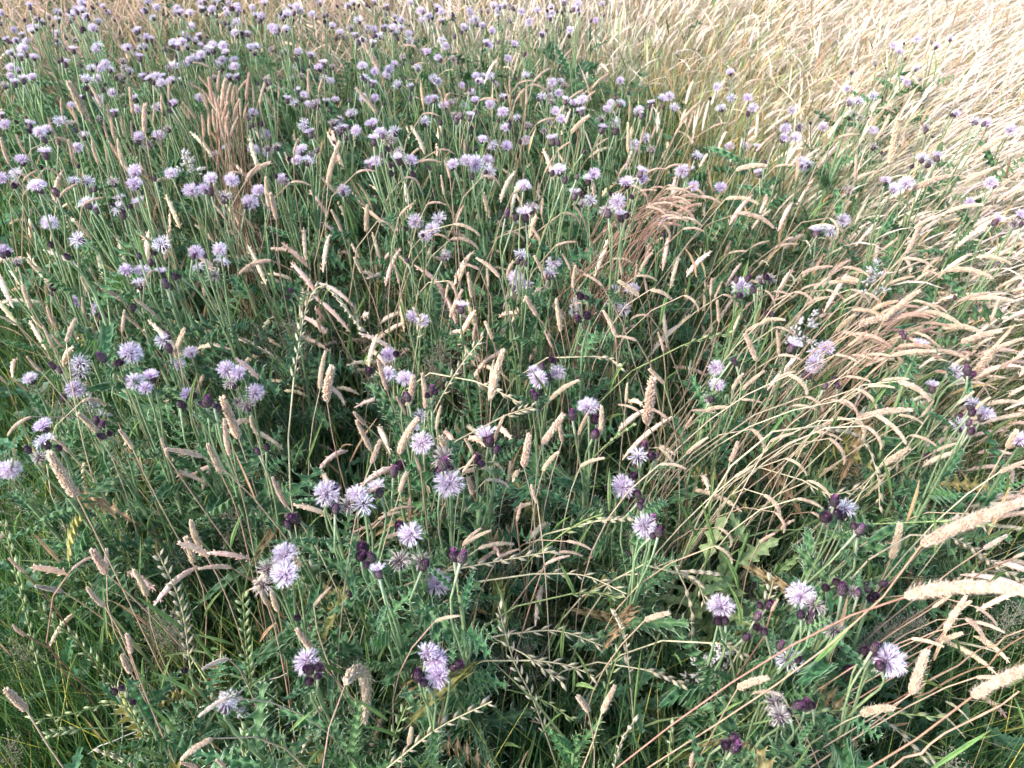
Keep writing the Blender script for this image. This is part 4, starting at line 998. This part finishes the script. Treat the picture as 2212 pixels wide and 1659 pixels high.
E(1, "560,780,435,510 660,700,575,540 860,740,835,560 500,800,470,700 405,750,395,640 370,890,315,770 60,1060,0,880 165,990,100,860 940,860,940,680 920,800,950,670 990,790,1000,680 590,790,540,700 700,900,670,780 730,830,690,680 740,900,720,760 810,880,780,740 860,900,845,780 640,1060,590,900 470,1060,440,900 370,940,350,860 370,890,480,990 780,1040,700,900 840,1120,740,960 800,1080,760,900 700,1060,680,960 960,1160,900,1040 1050,730,1045,610 1095,650,1095,530 1230,780,1170,690 1270,770,1180,650 1390,620,1290,500 1410,600,1420,460 1360,440,1250,405 1330,600,1235,540 1400,700,1310,580 1420,740,1380,600 1440,680,1460,510 1470,700,1490,520 1500,660,1515,560 1480,780,1450,640 1440,800,1400,680 1460,860,1480,720 1440,780,1350,640 1490,880,1540,760 1450,900,1420,780 1700,560,1710,540 1680,680,1710,545 1640,670,1630,545 1540,590,1600,510 1600,610,1600,530 1750,680,1715,600 1800,640,1800,550 1600,1150,1750,1030 1590,1170,1680,1060 1740,1340,1720,1150 2120,1190,2200,930 2130,1100,2180,1040 370,1290,500,1190 150,1170,240,1100 290,1090,390,1170 1480,1120,1560,1140 1440,1330,1380,1180 1900,1000,1920,920 2000,610,1990,450 2060,600,2090,490 1880,1180,2010,1190 530,1330,620,1290 1460,1420,1380,1320 1790,1420,1750,1250 2210,1500,2140,1340")
E(2, "480,310,390,300 230,740,90,570 240,460,130,260 700,600,690,700 890,650,1010,640 1090,600,1085,480 1240,530,1340,450 1140,540,1230,520 1210,550,1320,590 1120,660,1160,600 1190,680,1190,560 1470,640,1540,590 1560,660,1620,600 1620,570,1720,480 1480,860,1600,730 1260,800,1370,770 520,740,600,740 500,1050,640,1040 620,970,720,1000 790,1000,790,920 1310,1120,1370,1010 1390,980,1450,930 1640,950,1700,900 1850,990,1850,790 1930,930,1950,830 2000,900,2030,830 2040,930,2070,840 1990,780,2010,680 2150,880,2210,780 90,1120,160,1110 400,1150,490,1200 700,1160,670,1070 910,1140,1020,1210 1100,1260,1210,1180 660,1260,640,1140 1420,1380,1540,1460 720,1450,890,1510 700,1550,880,1600 350,1590,440,1510 590,1520,700,1560 1060,1500,1180,1570 1200,1460,1280,1590 1380,1590,1510,1570 1290,1390,1300,1270 1560,1410,1520,1350 1870,1200,1980,1310 1970,1120,2090,1100 550,1320,650,1330 370,1400,430,1350 230,1430,320,1490 160,1500,165,1330 740,1440,780,1340")
E(3, "0,780,120,650 40,830,70,730 180,830,290,800 110,760,140,680 410,540,520,510 800,580,940,500 1170,500,1250,460 600,720,660,640 1260,700,1380,730 1250,910,1340,770 1350,1060,1400,770 1420,960,1450,820 1130,1160,1280,1110 1120,1160,1130,1000 1490,1230,1740,1150 1010,890,1140,870 1700,890,1830,780 600,1080,720,1060 350,1100,550,1070 280,1290,500,1300 360,1380,600,1450 480,980,600,870 1900,1000,2100,880 1830,1180,2060,1060 1500,1480,1700,1380 1700,1380,1960,1300 2060,1200,2200,1120 1450,1640,1540,1440 300,1640,390,1620 450,1600,550,1570 600,1600,750,1580 950,1410,1000,1530 1290,1620,1400,1530")
PE = random.Random(77)
for i in range(22):                               # the pinkish bunch at the upper left
    a = PE.gauss(0, 1)
    bx, by = 1455 + a * 70 + PE.gauss(0, 20), 900 - PE.random() * 260
    EL.append((1, [int(bx), int(by), int(bx + a * 16 + PE.gauss(0, 26)), int(by - PE.uniform(90, 180))], 3, {}))
for i in range(34):                               # the pinkish clump right of the middle
    bx, by = PE.gauss(2120, 100), PE.gauss(1330, 80)
    EL.append((2, [int(bx), int(by), int(bx + PE.uniform(60, 170)), int(by + PE.gauss(20, 45))], 3, {}))
for i in range(26):                               # and the one at the right edge
    bx, by = PE.gauss(1330, 170), PE.gauss(520, 90)
    EL.append((6, [int(bx), int(by), int(bx + PE.uniform(120, 260)), int(by + PE.gauss(10, 50))], 3, {}))
sz = lambda q: math.hypot(q[2] - q[0], q[3] - q[1]) * (1 + .35 * (q[1] > 0))
ORDER = sorted(range(len(EL)), key=lambda k: -(math.hypot(EL[k][1][2] - EL[k][1][0], EL[k][1][3] - EL[k][1][1]) + (60 if EL[k][0] > 3 else 0)))
KEEP = set(ORDER[:294])
for k, (t, q, st, kw) in enumerate(EL):
    b, e = tp(t, q[0], q[1]), tp(t, q[2], q[3])
    v_ = b[1] / 1659; u_ = b[0] / 2212
    r = random.Random(k)
    z = .81 + r.gauss(0, .03) if v_ < .66 else .74 + r.gauss(0, .03)
    if v_ < .3: z = .88 + r.gauss(0, .02)
    windy = float(dryness(np.array(u_ + .05), np.array(v_)))
    ln = None
    if windy > .55:
        ln = Vector((-.05 - .26 * r.random() * windy, r.gauss(0, .09), 0))
    if t == 9:
        ln = Vector((-.22 - .2 * r.random(), r.gauss(-.03, .05), 0)) if q[0] > 1100 else ln
    if st == 0 and k % 4 == 1: st = 1
    stalk(b, e, z, st, lean=ln, red=(.70 if st == 3 else .55 if t > 6 or (t in (4, 5) and k % 3 == 0) else .18), seed=1000 + k, join=k not in KEEP)
# three big ears close to the lens at the right edge
for k, (b, e, z) in enumerate([((1990, 1178), (2240, 1095), 1.02), ((1955, 1290), (2260, 1270), 1.03), ((2100, 1505), (2270, 1440), .98)]):
    stalk(b, e, z, 0, bend=(14, 32, 14)[k], red=.95, lean=Vector((-.42, -.02, 0)), seed=1900 + k, Lmax=.12)
ro = bpy.data.objects.new("grass_stalks_behind", REST.mesh("grass_stalks_behind", M_EAR))
COL.objects.link(ro)
tag(ro, "smaller plush grass stalks scattered among the thistles", None, None, "stuff")
print("stalks", NSTALK[0])

# ------------------------------------------------------------------ ryegrass: alternate spikelets along a thin stalk
mb = MB()
for sx, l in ((-.0007, .011), (.0006, .013), (0, .012)):
    mb.grain(Vector((sx, 0, 0)), Vector((sx * 60, 1, .12)).normalized(), l, l * .11, (.36, .42, .20), (.56, .58, .34), sx * 900)
SPK_G = mb.mesh("spikelet_green", M_BLADE)
mb = MB()
for sx, l in ((-.0007, .011), (.0006, .013), (0, .012)):
    mb.grain(Vector((sx, 0, 0)), Vector((sx * 60, 1, .12)).normalized(), l, l * .12, (.60, .52, .36), (.78, .71, .54), sx * 900)
SPK_S = mb.mesh("spikelet_straw", M_EAR)
def ryegrass(t, pts_px, z0, z1, straw=False, seed=0):
    """spike drawn through picture points (base of the spike first) at heights z0..z1, with a stalk down to the ground"""
    r = random.Random(seed)
    n = len(pts_px)
    z0, z1 = z0 + .09, z1 + .09
    K = [at_z(*tp(t, *p), z0 + (z1 - z0) * i / (n - 1)) for i, p in enumerate(pts_px)]
    cur = []
    for i in range(n - 1):
        a, b = K[i], K[i + 1]
        ta = (K[i + 1] - K[i - 1]) * .5 if i else (b - a)
        tb = (K[i + 2] - K[i]) * .5 if i + 2 < n else (b - a)
        seg = bez(a, a + ta / 3, b - tb / 3, b, 10)
        cur += seg if i == 0 else seg[1:]
    d0 = (cur[1] - cur[0]).normalized()
    G = Vector((K[0].x - d0.x * .18, K[0].y - d0.y * .10 - .02, -.03))
    low = bez(G, G + Vector((0, 0, z0 * .5)), K[0] - d0 * z0 * .3, K[0], 8)
    root = empty("ryegrass_stalk", G)
    c = (.46, .40, .25) if straw else (.22, .29, .11)
    mb = MB()
    allp = low + cur[1:]
    mb.tube(allp, [.0013 - .0006 * i / len(allp) for i in range(len(allp))], [lerp((.13, .19, .07), c, min(1, i / 6)) for i in range(len(allp))], 4)
    part("stem", mb.mesh("ryegrass_stem", M_STEM), root, Matrix(), G)
    ln = sum((cur[i + 1] - cur[i]).length for i in range(len(cur) - 1))
    m_ = max(8, int(ln / .0095)); acc = [0]
    for i in range(len(cur) - 1): acc.append(acc[-1] + (cur[i + 1] - cur[i]).length)
    roll = r.uniform(0, 3.14)
    for j in range(m_):
        s = ln * (j + .3) / m_
        i = max(0, min(len(cur) - 2, int(np.searchsorted(acc, s)) - 1))
        p = cur[i].lerp(cur[i + 1], (s - acc[i]) / max(1e-6, acc[i + 1] - acc[i]))
        d = (cur[i + 1] - cur[i]).normalized()
        sd = Matrix.Rotation(roll, 3, d) @ d.orthogonal().normalized()
        sd = sd if j % 2 else -sd
        y_ = (d + sd * r.uniform(.25, .45)).normalized()
        part("spikelet", SPK_S if straw else SPK_G, root, Matrix.Translation(p + sd * .0006) @ frame(y_, sd) @ Matrix.Scale(r.uniform(1.0, 1.35), 4), G)
    tag(root, None, "ryegrass stalk", "ryegrass stalks with zigzag spikelets")
    reg(root, "rye", ("straw coloured" if straw else "green") + " zigzag ryegrass spike", K[0].lerp(K[-1], .5))
RYE = [(7, [(1230, 1000), (1170, 600), (1020, 260)], .5, .72, True), (7, [(740, 1110), (520, 860), (250, 620)], .42, .62, False), (7, [(1620, 1130), (1590, 850), (1570, 540)], .5, .7, False), (7, [(1010, 1650), (920, 1430), (790, 1180)], .42, .6, False),
 (7, [(1260, 1600), (1180, 1520), (1080, 1440)], .45, .52, False), (7, [(870, 1650), (760, 1590), (650, 1550)], .45, .5, True), (7, [(540, 1400), (420, 1415), (310, 1440)], .45, .47, False), (7, [(740, 1220), (450, 1310), (190, 1350)], .42, .46, False),
 (7, [(250, 1000), (130, 500), (20, 50)], .45, .66, False), (7, [(1340, 1100), (1400, 1210), (1470, 1290)], .5, .5, False), (7, [(1600, 1650), (1590, 1500), (1595, 1400)], .5, .56, False),
 (4, [(1900, 800), (1980, 340), (2100, 200), (2340, 480)], .70, .80, True), (5, [(650, 900), (760, 720), (915, 520)], .66, .76, True), (5, [(860, 810), (1040, 890), (1200, 980)], .70, .70, True), (5, [(1060, 1030), (1150, 1000), (1235, 975)], .70, .72, True),
 (5, [(1700, 1230), (1800, 1150), (1900, 1085)], .62, .68, False), (5, [(1640, 650), (1740, 670), (1810, 720)], .66, .66, True), (5, [(490, 540), (510, 430), (490, 360)], .7, .76, True), (4, [(1500, 500), (1400, 460), (1250, 440)], .62, .64, False),
 (8, [(660, 385), (950, 330), (1380, 250)], .62, .66, True), (8, [(1240, 400), (1560, 410), (1840, 530)], .60, .60, True), (8, [(1480, 530), (1640, 520), (1800, 560)], .58, .58, False), (8, [(1060, 790), (1400, 770), (1720, 880)], .55, .55, True),
 (8, [(1330, 1470), (1230, 1200), (1110, 960), (1010, 610)], .45, .66, True), (8, [(300, 1650), (620, 1400), (970, 1225)], .52, .62, True), (8, [(1860, 1050), (1830, 800), (1760, 650)], .5, .62, True), (8, [(1250, 960), (1450, 990), (1630, 1060)], .54, .54, True),
 (8, [(1180, 920), (1300, 1010), (1430, 1105)], .54, .54, True), (8, [(1200, 1180), (1340, 1240), (1500, 1350)], .46, .48, False), (8, [(290, 1650), (340, 1450), (420, 1250)], .48, .58, False), (8, [(1700, 1200), (1740, 1050), (1800, 900)], .5, .58, False),
 (8, [(1760, 1650), (1800, 1500), (1890, 1350)], .5, .6, True), (8, [(2110, 1650), (2120, 1500), (2130, 1370)], .5, .58, False), (8, [(1960, 1020), (2080, 1060), (2210, 1120)], .5, .5, True), (8, [(1440, 130), (1560, 60), (1690, 10)], .64, .70, False), (8, [(1640, 60), (1740, 50), (1850, 40)], .64, .66, True),
 (9, [(0, 400), (100, 460), (150, 590)], .6, .56, True), (9, [(20, 480), (60, 640), (60, 850)], .58, .5, True), (9, [(230, 850), (320, 870), (390, 920)], .55, .55, True), (9, [(700, 1320), (1100, 1280), (1680, 1330)], .55, .58, False), (9, [(480, 700), (560, 560), (590, 440)], .6, .68, True), (9, [(0, 380), (120, 390), (200, 400)], .6, .6, True),
 (6, [(880, 1100), (1150, 1170), (1260, 1400), (1280, 1640)], .74, .60, True), (6, [(780, 1450), (960, 1540), (1180, 1490)], .6, .62, True), (6, [(1480, 1200), (1400, 1330), (1300, 1430)], .66, .6, True), (6, [(0, 580), (150, 530), (320, 500)], .68, .70, False),
 (9, [(1730, 160), (1880, 230), (2010, 330), (2210, 450)], .66, .56, True), (9, [(1200, 1290), (1400, 1420), (1560, 1600)], .5, .44, True), (9, [(1660, 60), (1820, 75), (1990, 80)], .68, .70, False)]
for k, a in enumerate(RYE):
    ryegrass(*a, seed=k)

# ------------------------------------------------------------------ fine panicles and pale flowering grasses
def panicle(t, x, y, z, h, pale=False, dark=False, seed=0):
    r = random.Random(seed)
    top = at_z(*tp(t, x, y), z)
    G = Vector((top.x + r.gauss(0, .05), top.y + r.gauss(0, .05), -.03))
    root = empty("cocksfoot_stalk" if pale else "wispy_grass_stalk", G)
    lo = top - Vector((r.gauss(0, .01), r.gauss(0, .01), h))
    pts = bez(G, G + Vector((0, 0, z * .4)), lo - Vector((0, 0, z * .25)), lo, 7)
    c = (.42, .38, .28) if not dark else (.14, .11, .10)
    mb = MB(); mb.tube(pts, [.0011 - .00006 * i for i in range(8)], [lerp((.14, .18, .08), c, i / 7) for i in range(8)], 4)
    part("stem", mb.mesh("panicle_stem", M_STEM), root, Matrix(), G)
    mb = MB(); ax = top - lo
    mb.tube([lo, lo + ax * .5, top], [.0006, .0005, .0003], [c] * 3, 3)
    gc = (.74, .70, .66) if pale else ((.22, .17, .16) if dark else (.44, .40, .30))
    for i in range(9 if pale else 34):
        q = (i + .5) / (9 if pale else 34); p = lo + ax * q
        yaw = i * 2.4 + r.random(); l = h * (.55 if not pale else .35) * (1 - .75 * q) * r.uniform(.6, 1.2)
        d = Vector((math.cos(yaw), math.sin(yaw), r.uniform(.5, 1.2))).normalized()
        e = p + d * l
        mb.tube([p, p + d * l * .5 + Vector((0, 0, l * .06)), e], [.00035, .0003, .0002], [c] * 3, 3)
        for j in range(11 if pale else 7):
            s = r.uniform(.35, 1.05) if not pale else r.uniform(.6, 1.1)
            w = Vector((r.gauss(0, 1), r.gauss(0, 1), r.gauss(.4, 1))).normalized()
            L_ = (.0075 if pale else .0032) * r.uniform(.8, 1.3)
            mb.grain(p + d * l * s + w * (.002 if pale else .004), (d + w).normalized(), L_, L_ * .26, jit(gc, .2, r), jit(gc, .15, r), r.uniform(0, 3))
    part("panicle", mb.mesh("panicle", M_EAR), root, Matrix.Translation(G), G) if False else part("panicle", mb.mesh("panicle", M_EAR), root, Matrix(), G)
    tag(root, None, "grass stalk", "whitish branching grass heads" if pale else "wispy open grass heads")
    reg(root, "panicle", "whitish branching grass head" if pale else ("dark dead grass head" if dark else "wispy open grass head"), top)
for k, a in enumerate([(9, 250, 860, .62, .075), (9, 140, 970, .58, .07), (6, 830, 380, .80, .08), (6, 1240, 50, .82, .07), (7, 1470, 1190, .6, .045), (1, 1190, 1000, .86, .06), (5, 1510, 300, .76, .04), (4, 560, 930, .70, .05)]):
    panicle(*a, pale=True, seed=k)
for k, a in enumerate([(7, 1500, 20, .64, .11), (7, 80, 880, .5, .10), (7, 60, 1500, .48, .11), (4, 240, 850, .66, .10), (4, 60, 1300, .62, .12), (4, 1880, 420, .70, .10), (4, 1330, 700, .68, .08), (5, 640, 600, .70, .09), (5, 560, 680, .68, .09), (8, 560, 1350, .5, .12), (8, 700, 1250, .5, .10), (8, 960, 900, .55, .10), (8, 1200, 850, .56, .12),
     (9, 1780, 1600, .55, .11), (9, 200, 1600, .5, .09), (9, 1550, 700, .6, .08), (9, 1380, 740, .6, .07), (6, 1150, 1350, .62, .09), (6, 660, 700, .74, .08), (7, 1060, 650, .56, .10), (7, 1120, 750, .54, .09), (7, 960, 660, .54, .10), (7, 2120, 900, .6, .10), (8, 1060, 240, .64, .08), (7, 400, 60, .62, .10), (9, 2200, 620, .6, .08)]):
    panicle(*a, seed=20 + k)
for k, a in enumerate([(5, 1130, 1120, .62, .09), (5, 1080, 1560, .55, .08), (8, 880, 560, .55, .10), (6, 1150, 380, .80, .08), (4, 1640, 470, .72, .10), (7, 1220, 150, .6, .07), (9, 520, 430, .58, .08)]):
    panicle(*a, dark=True, seed=50 + k)

# ------------------------------------------------------------------ broken straws and long red stems lying across
def straw(t, pts_px, zs, rad, col, look, seed):
    K = [at_z(*tp(t, *p), z) for p, z in zip(pts_px, zs)]
    root = bpy.data.objects.new("dry_straw", None)
    mb = MB()
    o = K[0]; kr = random.Random(seed)
    pts = []
    for i in range(len(K) - 1):
        pts += [K[i].lerp(K[i + 1], q / 4) + Vector((kr.gauss(0, .0025), kr.gauss(0, .0025), kr.gauss(0, .0025))) * (q > 0) for q in range(4)]
    pts.append(K[-1])
    mb.tube([p - o for p in pts], [rad * (1 - .4 * i / len(pts)) * (1.35 if i % 4 == 2 else 1) for i in range(len(pts))], [jit(col, .2, kr) for _ in pts], 5)
    bpy.data.objects.remove(root)
    ob = bpy.data.objects.new("dry_straw", mb.mesh("dry_straw", M_STEM)); ob.location = o
    COL.objects.link(ob)
    tag(ob, None, "straw")
    reg(ob, "straw", look, K[0].lerp(K[-1], .5))
straw(7, [(720, 1650), (570, 1565), (880, 1420)], [.40, .44, .46], .0011, (.66, .62, .54), "bent whitish dry straw", 1)
straw(7, [(1250, 1280), (1560, 1160), (1890, 1025)], [.46, .5, .54], .0010, (.66, .60, .48), "long pale dry straw lying level", 2)
straw(7, [(765, 1640), (775, 1250), (790, 950)], [.40, .44, .5], .0009, (.62, .58, .46), "thin upright pale straw", 3)
straw(9, [(1350, 1660), (1700, 1430), (2180, 1160)], [.62, .68, .76], .0014, (.46, .27, .19), "thick reddish stem slanting to the right edge", 4)
straw(9, [(860, 1640), (1100, 1400), (1480, 1160)], [.42, .52, .62], .0011, (.34, .15, .10), "dark red thin stem slanting up", 5)
straw(9, [(1500, 1180), (1850, 940), (2215, 760)], [.60, .68, .76], .0011, (.44, .27, .19), "reddish stem crossing below the near ears", 6)
straw(9, [(1500, 1200), (1900, 1010), (2215, 800)], [.57, .64, .73], .0012, (.38, .22, .13), "brownish stem crossing beside a redder one", 7)

write_labels()
